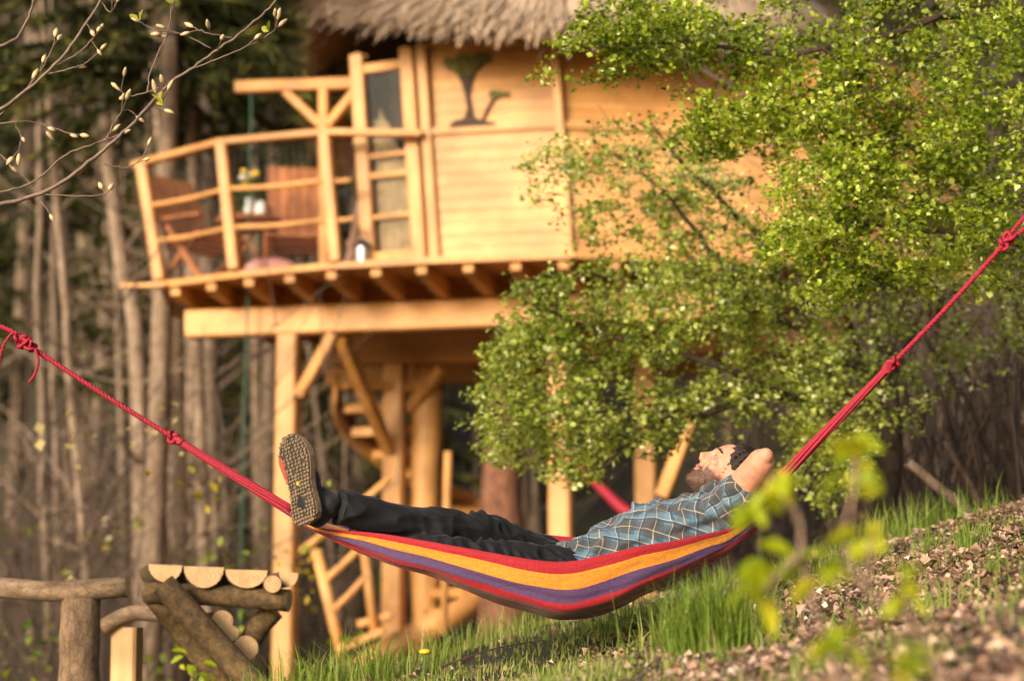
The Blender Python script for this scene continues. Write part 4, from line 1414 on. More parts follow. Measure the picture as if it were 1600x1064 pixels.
# ------------------------------------------------------------------ hammock
st_px = [443, 495, 600, 712, 825, 885, 940, 1000, 1050, 1100, 1145, 1200, 1235]
nr_ = [794, 823, 834, 853, 873, 877, 867, 853, 845, 834, 822, 784, 733]
bt_ = [797, 829, 878, 919, 960, 972, 962, 935, 911, 881, 855, 805, 737]
fr_ = [790, 806, 813, 821, 832, 838, 842, 840, 830, 815, 797, 768, 729]
yn_ = [7.45, 7.36, 7.26, 7.20, 7.17, 7.17, 7.18, 7.20, 7.24, 7.30, 7.38, 7.50, 7.60]
yf_ = [7.47, 7.58, 7.80, 7.96, 8.05, 8.07, 8.07, 8.04, 8.0, 7.95, 7.86, 7.72, 7.63]
ctrl = np.array([st_px, nr_, bt_, fr_, yn_, yf_], float).T
fine = catmull(ctrl, 140)
NT = 72
HV = []
tt_ = np.linspace(0, 1, NT)
for i, (px, a, b, f, yn, yf) in enumerate(fine):
    near = P(px, a, yn); far = P(px, f, yf)
    ymid = (yn+yf)/2
    # depth so that the visual bottom lands on b
    bt_p = P(px, b, yn + (yf-yn)*0.42)
    dz = max(near[2]*0.58+far[2]*0.42 - bt_p[2], 0.003)
    s = i/139
    endf = max(0, 1-min(s, 1-s)*6)
    mid_f = 0.4 + 0.6*endf
    sn = np.sin(np.pi*tt_)**0.75
    yy = yn + (yf-yn)*(0.10*tt_+0.90*sstep(0.20, 0.98, tt_))
    zz = near[2]*(1-tt_)+far[2]*tt_ - dz*sn
    hw = (yf-yn)
    rip = 0.007*np.sin(tt_*70+2*np.sin(s*9))*(0.22+endf) + 0.006*np.sin(tt_*33+s*14+1.5*np.sin(s*23))*(0.35+endf) + 0.004*np.sin(tt_*121+5*np.sin(s*5))*(0.12+endf)
    rip = rip*min(1, hw*3)*np.minimum(1, np.minimum(tt_, 1-tt_)*14)
    xx = near[0] + (far[0]-near[0])*tt_
    bul = np.array([mnoise.noise(Vector((px/70.0, q*3.2, 0.7))) for q in tt_])*0.016*np.sin(np.pi*tt_)*min(1, hw*2)
    rip = rip + bul
    zz = zz - rip
    yy = yy - rip*0.8
    HV.append(np.stack([xx, yy, zz], 1))
HV = np.array(HV)
hm, ht, hb = new_mat('hammock_cloth')
at = N(ht, 'ShaderNodeAttribute', attribute_name='stripe')
RED = (0.33, 0.0025, 0.011); YEL = (0.62, 0.225, 0.014); PUR = (0.075, 0.032, 0.105); OLI = (0.055, 0.05, 0.02); ORG = (0.16, 0.004, 0.012)
st5 = [(0, RED), (0.030, YEL), (0.100, PUR), (0.190, RED), (0.262, OLI), (0.305, RED), (0.36, PUR), (0.41, RED), (0.5, YEL), (0.56, PUR), (0.63, RED), (0.70, OLI), (0.76, RED), (0.82, YEL), (0.89, PUR), (0.93, OLI), (0.965, RED)]
rr = ramp(ht, st5, 'CONSTANT')
ht.links.new(at.outputs['Fac'], rr.inputs[0])
wv = N(ht, 'ShaderNodeTexNoise', Scale=90.0, Detail=3.0)
tcx = N(ht, 'ShaderNodeTexCoord')
ht.links.new(tcx.outputs['Object'], wv.inputs['Vector'])
rv = ramp(ht, [(0.3, (0.8, 0.8, 0.8)), (0.7, (1.08, 1.08, 1.08))])
ht.links.new(wv.outputs[0], rv.inputs[0])
ht.links.new(mixc(ht, 1.0, rr.outputs[0], rv.outputs[0], 'MULTIPLY'), hb.inputs['Base Color'])
hb.inputs['Roughness'].default_value = 0.8
hb.inputs['Sheen Weight'].default_value = 0.15
bp = N(ht, 'ShaderNodeBump', Strength=0.5, Distance=0.004)
wl = math_n(ht, 'SINE', math_n(ht, 'MULTIPLY', at.outputs['Fac'], 520.0))
nlow = N(ht, 'ShaderNodeTexNoise', Scale=14.0, Detail=5.0, Distortion=0.8)
mpl = N(ht, 'ShaderNodeMapping'); mpl.inputs['Scale'].default_value = (0.35, 1.5, 1.5)
ht.links.new(tcx.outputs['Object'], mpl.inputs[0]); ht.links.new(mpl.outputs[0], nlow.inputs['Vector'])
hsum = math_n(ht, 'ADD', math_n(ht, 'MULTIPLY', wl, 0.10), math_n(ht, 'ADD', wv.outputs[0], math_n(ht, 'MULTIPLY', nlow.outputs[0], 3.0)))
ht.links.new(hsum, bp.inputs['Height'])
ht.links.new(bp.outputs[0], hb.inputs['Normal'])
hc = P(885, 972, 7.6)
ham = thing('hammock', (hc[0], hc[1], hc[2]), 'striped red, yellow and purple cloth hammock carrying the man', 'hammock')
ii, jj = np.meshgrid(np.arange(139), np.arange(NT-1), indexing='ij')
q0 = (ii*NT+jj).ravel()
cloth = raw('cloth', HV.reshape(-1, 3), np.stack([q0, q0+NT, q0+NT+1, q0+1], 1), hm, ham, None, True)
sa_ = cloth.data.attributes.new('stripe', 'FLOAT', 'POINT')
sa_.data.foreach_set('value', np.tile(tt_, 140).astype(np.float32))
so = cloth.modifiers.new('thickness', 'SOLIDIFY'); so.thickness = 0.003; so.offset = 0
M['rope'] = plain('red_rope', (0.30, 0.007, 0.025), 0.7, 0.35, 120, 0.6, dist=0.004)


def bundle(pa, pb, r_, nstr, spread, name, parent):
    """several cords lying together"""
    pa, pb = np.asarray(pa), np.asarray(pb)
    mb = MB()
    d_ = nrm(pb-pa); s_ = nrm(np.cross(d_, Z)); u_ = np.cross(s_, d_)
    for k in range(nstr):
        a_ = 2*math.pi*k/nstr
        pts = []
        for f in np.linspace(0, 1, 14):
            sprd = spread*(1-0.55*f)
            aa = a_ + f*1.5
            pts.append(pa+(pb-pa)*f + (s_*math.cos(aa)+u_*math.sin(aa))*sprd)
        mb.tube(pts, r_, 6)
    return mb.build(name, M['rope'], parent, True)


def twist(pts, r_, name, parent, pitch=0.05):
    """two-strand twisted rope along a path"""
    pts = catmull(pts, max(40, int(len(pts)*40)))
    T = np.gradient(pts, axis=0); T /= np.linalg.norm(T, axis=1)[:, None]
    A = np.cross(T, [0, 1, 0]); A /= np.linalg.norm(A, axis=1)[:, None]; B = np.cross(T, A)
    L = np.concatenate([[0], np.cumsum(np.linalg.norm(np.diff(pts, axis=0), axis=1))])
    mb = MB()
    for k in range(3):
        ph = L/pitch*2*np.pi + k*2.094
        mb.tube(pts+(A*np.cos(ph)[:, None]+B*np.sin(ph)[:, None])*r_*0.55, r_*0.62, 6)
    return mb.build(name, M['rope'], parent, True)


def knot(c, r_, rs, name, parent, turns=3, seed=0):
    t = np.linspace(0, 2*math.pi, 60)
    c = np.asarray(c)
    pts = np.stack([r_*(np.sin(t)+2*np.sin(2*t))/3, 0.6*r_*np.sin(3*t), r_*(np.cos(t)-2*np.cos(2*t))/3], 1)
    m_ = Matrix.Rotation(seed, 3, 'Y') @ Matrix.Rotation(seed*0.7, 3, 'Z')
    pts = pts @ np.array(m_).T
    return MB().tube(pts+c, rs, 7).build(name, M['rope'], parent, True)


Lg = P(446, 796, 7.46); Lk = P(270, 683, 7.5); Lk2 = P(40, 536, 7.52); Lend = P(-180, 440, 7.6)
bundle(Lg+np.array([0.03, 0, -0.01]), Lk, 0.007, 7, 0.014, 'suspension_cords', ham)
twist([Lk, (Lk+Lk2)/2+np.array([0, 0, -0.006]), Lk2], 0.0085, 'rope', ham)
knot(Lk, 0.020, 0.0075, 'knot', ham, seed=0.5)
knot(Lk+nrm(Lk-Lk2)*0.03, 0.014, 0.007, 'knot', ham, seed=2.0)
for k in range(3):
    knot(Lk2+nrm(Lk-Lk2)*(k*0.022-0.02)+np.array([0, -0.004*k, 0]), 0.026-0.003*k, 0.0065, 'knot', ham, seed=k*1.3+.3)
twist([Lk2, P(15, 516, 7.53), P(-60, 488, 7.55), Lend], 0.008, 'rope', ham)
twist([P(20, 520, 7.5), P(8, 535, 7.49), P(1, 555, 7.49), P(-2, 580, 7.5)], 0.005, 'rope_tail', ham)
twist([P(55, 545, 7.5), P(60, 565, 7.49), P(54, 585, 7.49), P(46, 597, 7.49)], 0.005, 'rope_tail', ham)
Rg = P(1233, 733, 7.61); Rk = P(1395, 568, 7.6); Rk2 = P(1572, 378, 7.58); Rend = P(1700, 245, 7.6)
bundle(Rg-np.array([0.03, 0, 0.03]), Rk, 0.007, 7, 0.016, 'suspension_cords', ham)
twist([Rk, (Rk+Rk2)/2+np.array([0, 0, -0.008]), Rk2], 0.0085, 'rope', ham)
knot(Rk, 0.022, 0.0075, 'knot', ham, seed=1.0)
knot(Rk-nrm(Rk2-Rk)*0.035, 0.014, 0.007, 'knot', ham, seed=2.6)
for k in range(2):
    knot(Rk2+nrm(Rk2-Rk)*(k*0.03-0.01), 0.022, 0.0075, 'knot', ham, seed=k*1.7+.2)
for dx in (-0.011, 0.011):
    twist([Rk2+np.array([dx*0.3, 0, -dx*0.3]), P(1610, 340, 7.58)+np.array([dx, 0, -dx]), Rend+np.array([dx, 0, -dx])], 0.0075, 'rope', ham)

# second red hammock farther off, slung between two treehouse posts
h2 = thing('far_hammock', P(1040, 822, 17.2), 'small red and orange hammock hanging behind the man', 'hammock')
A2, B2 = P(975, 796, 17.3), P(1125, 800, 17.1)
V = []
for i in range(24):
    s = i/23
    c_ = A2 + (B2-A2)*s
    sag = 0.20*math.sin(math.pi*s); wd = 0.05+0.3*math.sin(math.pi*s)
    for j in range(9):
        q = j/8*2-1
        V.append(c_+np.array([0, wd*q, -sag + 0.12*math.sin(math.pi*s)*q*q + 0.03*q*math.sin(math.pi*s)]))
F = [(i*9+j, (i+1)*9+j, (i+1)*9+j+1, i*9+j+1) for i in range(23) for j in range(8)]
M['farcloth'] = plain('far_red_cloth', (0.55, 0.07, 0.03), 0.8, 0.3, 4, 0.1)
o = MB().add(V, F).build('cloth', M['farcloth'], h2, True)
so = o.modifiers.new('thickness', 'SOLIDIFY'); so.thickness = 0.004
MB().tube(catmull([A2+np.array([0.06, 0, -.05]), P(962, 785, 17.35), P(935, 758, 17.45), c3*np.array([1, 1, 0])+np.array([0.05, 0, P(880, 706, 17.7)[2]])], 16), np.linspace(0.055, 0.03, 16), 8).build('rope', M['rope'], h2, True)
MB().tube([B2-np.array([0.02, 0, 0]), c5*np.array([1, 1, 0])+np.array([0, 0, P(1140, 780, 17.2)[2]])], [0.04, 0.03], 8).build('rope', M['rope'], h2, True)


# ------------------------------------------------------------------ person
def fuse(mb, name, voxel, smooth, mat, parent, disp=None):
    me = mb.mesh(name + '_tmp')
    ob = bpy.data.objects.new(name + '_tmp', me)
    COL.objects.link(ob)
    r = ob.modifiers.new('r', 'REMESH'); r.mode = 'VOXEL'; r.voxel_size = voxel
    if smooth:
        s = ob.modifiers.new('s', 'SMOOTH'); s.factor = 0.5; s.iterations = smooth
    dg = bpy.context.evaluated_depsgraph_get()
    dg.update()
    m2 = bpy.data.meshes.new_from_object(ob.evaluated_get(dg))
    bpy.data.objects.remove(ob, do_unlink=True)
    n = len(m2.vertices)
    co = np.empty(n*3, np.float32); m2.vertices.foreach_get('co', co); co = co.reshape(-1, 3).astype(float)
    no = np.empty(n*3, np.float32); m2.vertices.foreach_get('normal', no); no = no.reshape(-1, 3).astype(float)
    if disp is not None:
        co = co + no*disp(co, no)[:, None]
    m2.vertices.foreach_set('co', (co - wloc(parent)).astype(np.float32).ravel())
    m2.polygons.foreach_set('use_smooth', [True]*len(m2.polygons))
    m2.name = name
    m2.materials.clear()
    m2.materials.append(mat)
    m2.update()
    o = bpy.data.objects.new(name, m2)
    COL.objects.link(o); o.parent = parent
    return o, co


YB = 7.62
pelv = P(885, 897, YB)
man = thing('person', pelv, 'bearded man in plaid shirt and black trousers lying in the striped hammock, hands behind head', 'person')

# --- trousers
hipL, hipR = P(882, 893, 7.50), P(882, 893, 7.72)
kneR, ankR = P(752, 828, 7.52), P(512, 789, 7.28)
cufR = ankR + (kneR-ankR)*0.07
kneL, ankL = P(705, 866, 7.36), P(600, 836, 7.48)


def limb_pts(a, b, n, sag=(0, 0, 0)):
    return [np.asarray(a)+(np.asarray(b)-a)*f + np.asarray(sag)*math.sin(math.pi*f) for f in np.linspace(0, 1, n)]


tm = MB()
tm.loft([P(920, 890, YB), P(895, 895, YB), P(870, 893, YB)], [0.165, 0.175, 0.165], [0.095, 0.105, 0.10], (0, 1, 0))
pr = limb_pts(hipR, kneR, 6)[:-1] + [kneR] + limb_pts(kneR, cufR, 7, (0, 0, -0.012))[1:]
tm.loft(pr, [.092, .09, .084, .078, .074, .070, .068, .066, .064, .064, .063, .066], [.094, .09, .084, .076, .072, .070, .066, .064, .062, .061, .061, .064], (0, 1, 0), cap=0.12)
plg = limb_pts(hipL, kneL, 6)[:-1] + [kneL] + limb_pts(kneL, ankL, 7)[1:]
tm.loft(plg, [.092, .088, .082, .076, .072, .068, .066, .062, .06, .058, .056, .055], [.09, .086, .08, .074, .07, .066, .062, .06, .058, .056, .054, .054], (0, 1, 0))


def wr(freq, amp, stretch=None):
    def f(co, no):
        q = co*np.array(stretch if stretch else (1, 1, 1))*freq
        a = np.array([mnoise.noise(Vector(p)) for p in q])
        b = np.array([mnoise.noise(Vector(p*2.3+5)) for p in q])
        return amp*((1-2*np.abs(a)) * 0.7 + 0.5*b - 0.2)
    return f


def trouser_folds(co, no):
    out = np.zeros(len(co))
    kx = kneR[0]
    for i, p in enumerate(co):
        k = math.exp(-((p[0]-kx)/0.16)**2)                 # knee: folds run across the leg
        h = max(0.0, min(1.0, (p[0]-kx-0.12)/0.1))         # seat: bunched
        a = mnoise.noise(Vector((p[0]*4+p[2]*10, p[1]*15, p[2]*17)))
        b = mnoise.noise(Vector((p[0]*24+p[2]*16, p[1]*9, p[2]*9-p[0]*6)))
        c = mnoise.noise(Vector((p[0]*19, p[1]*14, p[2]*25+p[0]*12)))
        r = lambda q: (0.45-abs(q)*1.9)
        out[i] = 0.012*r(a)*(1-0.5*k) + 0.021*r(b)*k + 0.014*r(c)*h - 0.004
        out[i] += 0.008*r(b)*math.exp(-((p[0]-cufR[0])/0.07)**2)
    return out


def cloth_mat(name, c, rough=0.85, sheen=0.3, sc=260):
    m, t, b = new_mat(name)
    tc = N(t, 'ShaderNodeTexCoord')
    n1 = N(t, 'ShaderNodeTexNoise', Scale=sc, Detail=2.0)
    n2 = N(t, 'ShaderNodeTexNoise', Scale=9.0, Detail=4.0)
    for n_ in (n1, n2): t.links.new(tc.outputs['Object'], n_.inputs['Vector'])
    c = np.array(c)
    r = ramp(t, [(0.35, tuple(c*0.7)), (0.7, tuple(c*1.5))])
    t.links.new(n2.outputs[0], r.inputs[0])
    t.links.new(r.outputs[0], b.inputs['Base Color'])
    b.inputs['Roughness'].default_value = rough
    b.inputs['Sheen Weight'].default_value = sheen
    b.inputs['Specular IOR Level'].default_value = 0.25
    bp = N(t, 'ShaderNodeBump', Strength=0.3, Distance=0.002)
    t.links.new(n1.outputs[0], bp.inputs['Height'])
    t.links.new(bp.outputs[0], b.inputs['Normal'])
    return m


M['black'] = cloth_mat('black_trousers', (0.006, 0.006, 0.0075), 0.7, 0.05)
fuse(tm, 'trousers', 0.006, 3, M['black'], man, trouser_folds)

# --- shirt
sh = MB()
cl_px = [(885, 893, 7.62), (925, 880, 7.62), (965, 864, 7.62), (1005, 850, 7.62), (1045, 836, 7.62), (1080, 824, 7.62), (1108, 814, 7.62), (1128, 806, 7.62)]
cl = [P(*p) for p in cl_px]
sh.loft(cl, [.178, .178, .182, .19, .2, .205, .20, .16], [.094, .106, .118, .120, .120, .116, .10, .085], (0, 1, 0), 28)
shoL, elbL = P(1136, 796, 7.43), P(1190, 722, 7.25)
shoR, elbR = P(1136, 792, 7.80), P(1185, 745, 8.02)
sh.loft(limb_pts(P(1118, 806, 7.48), P(1160, 772, 7.345), 6), [.085, .084, .08, .076, .074, .072], [.085, .084, .08, .076, .072, .070], (0, 1, 0))
sh.loft(limb_pts(P(1118, 802, 7.76), P(1160, 774, 7.91), 6), [.085, .08, .075, .07, .068, .066], [.085, .08, .075, .07, .068, .066], (0, 1, 0))
# collar and open front edge
sh.loft([P(1092, 782, 7.50), P(1105, 772, 7.53), P(1122, 764, 7.50)], [.014, .02, .014], [.028, .036, .028], (0, 1, 0))
sh.loft([P(994, 792, 7.60), P(1020, 789, 7.60), P(1055, 784, 7.60), P(1090, 777, 7.59)], [.010, .012, .014, .014], [.020, .020, .022, .024], (0, 1, 0))
M['plaid'], ptr, pb_ = new_mat('plaid_shirt')
pa_ = N(ptr, 'ShaderNodeAttribute', attribute_name='plaid')
sx = N(ptr, 'ShaderNodeSeparateXYZ')
ptr.links.new(pa_.outputs['Vector'], sx.inputs[0])


def band(src, period, off, halfw):
    m_ = math_n(ptr, 'FLOORED_MODULO', math_n(ptr, 'ADD', src, off), period)
    d_ = math_n(ptr, 'ABSOLUTE', math_n(ptr, 'SUBTRACT', m_, period/2))
    return math_n(ptr, 'LESS_THAN', d_, halfw)


U_, Vv_ = sx.outputs[0], sx.outputs[1]
col = (0.035, 0.085, 0.145)
c_ = mixc(ptr, 0.0, col, col)
for src in (U_, Vv_):
    f = math_n(ptr, 'MULTIPLY', band(src, 0.09, 0.0, 0.022), 0.7)
    c_ = mixc(ptr, f, c_, (0.05, 0.045, 0.04))
    f = math_n(ptr, 'MULTIPLY', band(src, 0.09, 0.043, 0.012), 0.5)
    c_ = mixc(ptr, f, c_, (0.11, 0.20, 0.27))
for src in (U_, Vv_):
    f = math_n(ptr, 'MULTIPLY', band(src, 0.045, 0.014, 0.0014), 0.45)
    c_ = mixc(ptr, f, c_, (0.62, 0.52, 0.38))
    f = math_n(ptr, 'MULTIPLY', band(src, 0.09, 0.032, 0.004), 0.75)
    c_ = mixc(ptr, f, c_, (0.02, 0.03, 0.045))
ptr.links.new(c_, pb_.inputs['Base Color'])
pb_.inputs['Roughness'].default_value = 0.85
pb_.inputs['Sheen Weight'].default_value = 0.2


def shirt_disp(co, no):
    ax = nrm(cl[-1]-cl[0])
    u = (co-cl[0]) @ ax
    q = co.copy()
    out = np.zeros(len(co))
    for i, p in enumerate(q):
        # long folds pulled from the armpit across the chest
        a = mnoise.noise(Vector((p[0]*7+p[2]*9, p[1]*14, p[2]*14-p[0]*9)))
        b = mnoise.noise(Vector((p[0]*22, p[1]*26, p[2]*26)))
        out[i] = 0.024*(0.5-abs(a)*2.2) + 0.007*b
    return out


so_, sco = fuse(sh, 'shirt', 0.008, 4, M['plaid'], man, shirt_disp)
ax = nrm(cl[-1]-cl[0])
rel = sco - cl[0]
u = rel @ ax
perp = rel - np.outer(u, ax)
sdv = np.array([0, 1.0, 0]); upv = np.cross(ax, sdv)
ang = np.arctan2(perp @ sdv, perp @ upv*-1 if False else perp @ (-np.cross(sdv, ax)*-1))
v = ang*0.155
# sleeve of the near arm has its own direction
s0, s1 = P(1122, 802, 7.47), P(1175, 760, 7.30)
sd_ = nrm(s1-s0)
ts = (sco-s0) @ sd_
dist = np.linalg.norm(sco-s0-np.outer(ts, sd_), axis=1)
on = (ts > 0.035) & (dist < 0.115)
sp1 = sco-s0-np.outer(ts, sd_)
sA = nrm(np.cross(sd_, [0, 0, 1])); sB = np.cross(sd_, sA)
v2 = np.arctan2(sp1 @ sA, sp1 @ sB)*0.075
pl_attr = np.stack([np.where(on, ts+0.3, u), np.where(on, v2, v), 0*u], 1)
wob = np.array([mnoise.noise(Vector(p*9)) for p in sco])*0.022
pl_attr[:, 0] += wob; pl_attr[:, 1] += wob*0.8
ca_, sa3 = math.cos(0.55), math.sin(0.55)
rot_u = pl_attr[:, 0]*ca_ + pl_attr[:, 1]*sa3
rot_v = -pl_attr[:, 0]*sa3 + pl_attr[:, 1]*ca_
pl_attr[:, 0] = np.where(on, pl_attr[:, 0], rot_u); pl_attr[:, 1] = np.where(on, pl_attr[:, 1], rot_v)
aa_ = so_.data.attributes.new('plaid', 'FLOAT_VECTOR', 'POINT')
aa_.data.foreach_set('vector', pl_attr.astype(np.float32).ravel())

# --- body: head, neck, arms and hands in one surface
HC = P(1133, 740, 7.60)
hF = nrm((-0.68, -0.13, 0.73)); hU = nrm(np.array([0.73, 0.0, 0.68]) - hF*np.dot((0.73, 0, 0.68), hF)); hS = np.cross(hF, hU)   # hS to his right (away from camera)
if hS[1] < 0: hS = -hS


def hp_(f, u, s):
    return HC + hF*f + hU*u + hS*s


bm_ = MB()
bm_.ell(hp_(-0.012, 0.028, 0), np.array([hF*0.098, hS*0.077, hU*0.092]), 24, 16)          # cranium
bm_.ell(hp_(0.022, -0.030, 0), np.array([hF*0.070, hS*0.062, hU*0.090]), 20, 14)          # face
bm_.ell(hp_(0.040, -0.085, 0), np.array([hF*0.046, hS*0.042, hU*0.036]), 18, 12)          # jaw
bm_.ell(hp_(0.067, -0.100, 0), np.array([hF*0.022, hS*0.024, hU*0.020]), 14, 10)          # chin
bm_.ell(hp_(0.072, 0.034, 0), np.array([hF*0.018, hS*0.046, hU*0.014]), 14, 10)           # brow
bm_.loft([hp_(0.076, 0.026, 0), hp_(0.090, 0.005, 0), hp_(0.106, -0.016, 0), hp_(0.098, -0.028, 0)], [.008, .010, .014, .013], [.010, .012, .012, .008], hS, 12)  # nose
for s in (-1, 1):
    bm_.ell(hp_(0.095, -0.026, s*0.012), np.array([hF*0.011, hS*0.009, hU*0.009]), 10, 8)  # nostril wings
    bm_.ell(hp_(0.058, -0.008, s*0.038), np.array([hF*0.022, hS*0.022, hU*0.02]), 12, 8)   # cheekbones
    bm_.ell(hp_(-0.010, -0.004, s*0.076), np.array([(hF*0.8-hU*0.1)*0.018, hS*0.010, hU*0.032]), 12, 8)   # ears
bm_.ell(hp_(0.082, -0.054, 0), np.array([hF*0.014, hS*0.024, hU*0.008]), 14, 8)           # upper lip
bm_.ell(hp_(0.079, -0.069, 0), np.array([hF*0.014, hS*0.022, hU*0.008]), 14, 8)           # lower lip
nb_ = P(1112, 805, 7.61)
bm_.loft([hp_(-0.005, -0.06, 0), (hp_(-0.005, -0.075, 0)+nb_)/2, nb_], [.056, .056, .065], [.056, .058, .062], (0, 1, 0), 18)
bm_.loft([P(1040, 838, 7.62), P(1080, 825, 7.62), P(1115, 812, 7.62)], [.16, .175, .15], [.09, .09, .07], (0, 1, 0), 20)
hndL = hp_(-0.105, -0.045, -0.045)
hndR = hp_(-0.112, -0.005, 0.055)
for sho, elb, hnd in ((shoL, elbL, hndL), (shoR, elbR, hndR)):
    up = limb_pts(sho, elb, 6)
    fo = limb_pts(elb, hnd, 7)
    bm_.loft(up, [.064, .064, .061, .057, .053, .049], [.064, .064, .061, .057, .052, .048], (0, 1, 0), 16)
    bm_.loft(fo, [.049, .053, .051, .045, .038, .031, .028], [.048, .051, .048, .041, .034, .027, .023], hF, 16)
    bm_.ell(elb + nrm(elb-sho)*0.018 + nrm(elb-hnd)*0.022, np.array([[.028, 0, 0], [0, .028, 0], [0, 0, .028]]), 12, 8)
    # palm and five fingers folded behind the head
    d_ = nrm(hnd-elb)
    across = nrm(np.cross(d_, hF))
    palm = hnd + d_*0.045
    bm_.ell(palm, np.array([d_*0.055, across*0.042, hF*0.018]), 14, 10)
    for k in range(4):
        b0 = palm + d_*0.04 + across*(k-1.5)*0.02
        ll = (0.066, 0.075, 0.07, 0.055)[k]
        bm_.loft([b0, b0+d_*ll*0.45+hF*0.008, b0+d_*ll*0.8+hF*0.022, b0+d_*ll+hF*0.032], [.0092, .009, .0085, .0075], [.0092, .009, .0085, .0075], across, 10)
    tb0 = palm - d_*0.02 + across*0.036
    bm_.loft([tb0, tb0+across*0.022+d_*0.02, tb0+across*0.034+d_*0.045+hF*0.008], [.012, .011, .009], [.012, .011, .009], hF, 10)
M['skin'], st2, sb2 = new_mat('skin')
ca = N(st2, 'ShaderNodeAttribute', attribute_name='beard')
sn1 = N(st2, 'ShaderNodeTexNoise', Scale=40.0, Detail=4.0)
tc2 = N(st2, 'ShaderNodeTexCoord')
st2.links.new(tc2.outputs['Object'], sn1.inputs['Vector'])
rs_ = ramp(st2, [(0.3, (0.50, 0.215, 0.13)), (0.7, (0.64, 0.315, 0.205))])
st2.links.new(sn1.outputs[0], rs_.inputs[0])
sn2 = N(st2, 'ShaderNodeTexNoise', Scale=420.0, Detail=2.0)
st2.links.new(tc2.outputs['Object'], sn2.inputs['Vector'])
rb_ = ramp(st2, [(0.35, (0.03, 0.018, 0.014)), (0.7, (0.15, 0.08, 0.06))])
st2.links.new(sn2.outputs[0], rb_.inputs[0])
cc = mixc(st2, ca.outputs['Fac'], rs_.outputs[0], rb_.outputs[0])
la = N(st2, 'ShaderNodeAttribute', attribute_name='lip')
cc = mixc(st2, la.outputs['Fac'], cc, (0.48, 0.14, 0.11))
st2.links.new(cc, sb2.inputs['Base Color'])
sb2.inputs['Roughness'].default_value = 0.6
sb2.inputs['Specular IOR Level'].default_value = 0.35
sb2.inputs['Subsurface Weight'].default_value = 0.12
sb2.inputs['Subsurface Radius'].default_value = (0.012, 0.005, 0.003)
sb2.inputs['Subsurface Scale'].default_value = 0.6


def body_disp(co, no):
    r_ = co-HC
    f, u_, s = r_ @ hF, r_ @ hU, r_ @ hS
    d_ = np.zeros(len(co))
    for sg in (-1, 1):                                   # eye sockets
        q = ((u_-0.012)/0.014)**2 + ((s-sg*0.030)/0.018)**2
        d_ -= 0.010*np.exp(-q)*(f > 0.03)
    q = ((u_+0.0615)/0.0035)**2 + (s/0.022)**2           # mouth line
    d_ -= 0.005*np.exp(-q)*(f > 0.03)
    # elbow creases and muscle unevenness
    d_ += np.array([mnoise.noise(Vector(p*18)) for p in co])*0.0015
    return d_


body, bco = fuse(bm_, 'body', 0.0048, 3, M['skin'], man, body_disp)
r_ = bco-HC
f, u_, s = r_ @ hF, r_ @ hU, r_ @ hS
nzb = np.array([mnoise.noise(Vector(p*60)) for p in bco])*0.012
beard = np.clip((-0.040 - u_ + nzb - 0.55*np.maximum(0.045-f, 0)*0 + np.where(np.abs(s) > 0.045, 0.02, 0))/0.018, 0, 1) * (u_ > -0.16) * (f > -0.012)
beard *= (np.linalg.norm(r_, axis=1) < 0.16)
lip = (((u_+0.0615)/0.010)**2 + (s/0.021)**2 < 1) & (f > 0.05)
beard = np.where(lip, 0, beard)*0.92
for nm, val in (('beard', beard), ('lip', lip*0.7)):
    at_ = body.data.attributes.new(nm, 'FLOAT', 'POINT')
    at_.data.foreach_set('value', val.astype(np.float32))
# eyes, brows, hair
M['eye'] = plain('eye_white', (0.30, 0.22, 0.19), 0.15, 0.02, 5, 0)
M['iris'] = plain('iris', (0.03, 0.02, 0.012), 0.1, 0.1, 5, 0)
M['hair'] = plain('dark_brown_hair', (0.03, 0.02, 0.015), 0.85, 0.5, 70, 0.6)
for sg in (-1, 1):
    e_ = MB().ell(hp_(0.064, 0.012, sg*0.031), np.array([hF*0.0125, hS*0.0125, hU*0.0062]), 14, 10).build('eye', M['eye'], man, True)
    MB().ell(hp_(0.0755, 0.0135, sg*0.031), np.array([hF*0.0022, hS*0.0055, hU*0.0055]), 10, 8).build('iris', M['iris'], e_, True)
    MB().loft([hp_(0.084, 0.036, sg*0.014), hp_(0.082, 0.041, sg*0.032), hp_(0.070, 0.036, sg*0.050)], [.003, .004, .003], [.005, .005, .004], hS, 8).build('eyebrow', M['hair'], man, True)
hb_ = MB()
hb_.ell(hp_(-0.022, 0.040, 0), np.array([hF*0.097, hS*0.082, hU*0.093]), 24, 16)
hair = hb_.build('hair', M['hair'], man, True)
# cut the hair cap away from the face: keep only what lies behind the hairline
me = hair.data
import bmesh
b3 = bmesh.new(); b3.from_mesh(me)
off3 = wloc(man)
dele = []
for vtx in b3.verts:
    q = np.array(vtx.co)+off3-HC
    if q @ hF > 0.060 - 0.25*max(0, 0.075-(q @ hU)) and q @ hU < 0.13: dele.append(vtx)
    elif q @ hU < -0.02: dele.append(vtx)
bmesh.ops.delete(b3, geom=dele, context='VERTS')
b3.to_mesh(me); b3.free()


def strands(name, pts, nrmls, flow, ln, r_, mat, jit, n):
    mb = MB()
    for k in range(n):
        i = random.randrange(len(pts))
        b0 = pts[i] + rng.normal(0, 0.003, 3)
        d_ = nrm(nrmls[i]*random.uniform(0.25, 0.9) + flow + rng.normal(0, jit, 3))
        l_ = ln*random.uniform(0.5, 1.3)
        mb.tube([b0-d_*0.003, b0+d_*l_*0.5, b0+d_*l_+flow*l_*0.25], [r_, r_*0.8, r_*0.2], 3, False)
    o_ = mb.build(name, mat, man)
    o_['kind'] = 'stuff'
    return o_


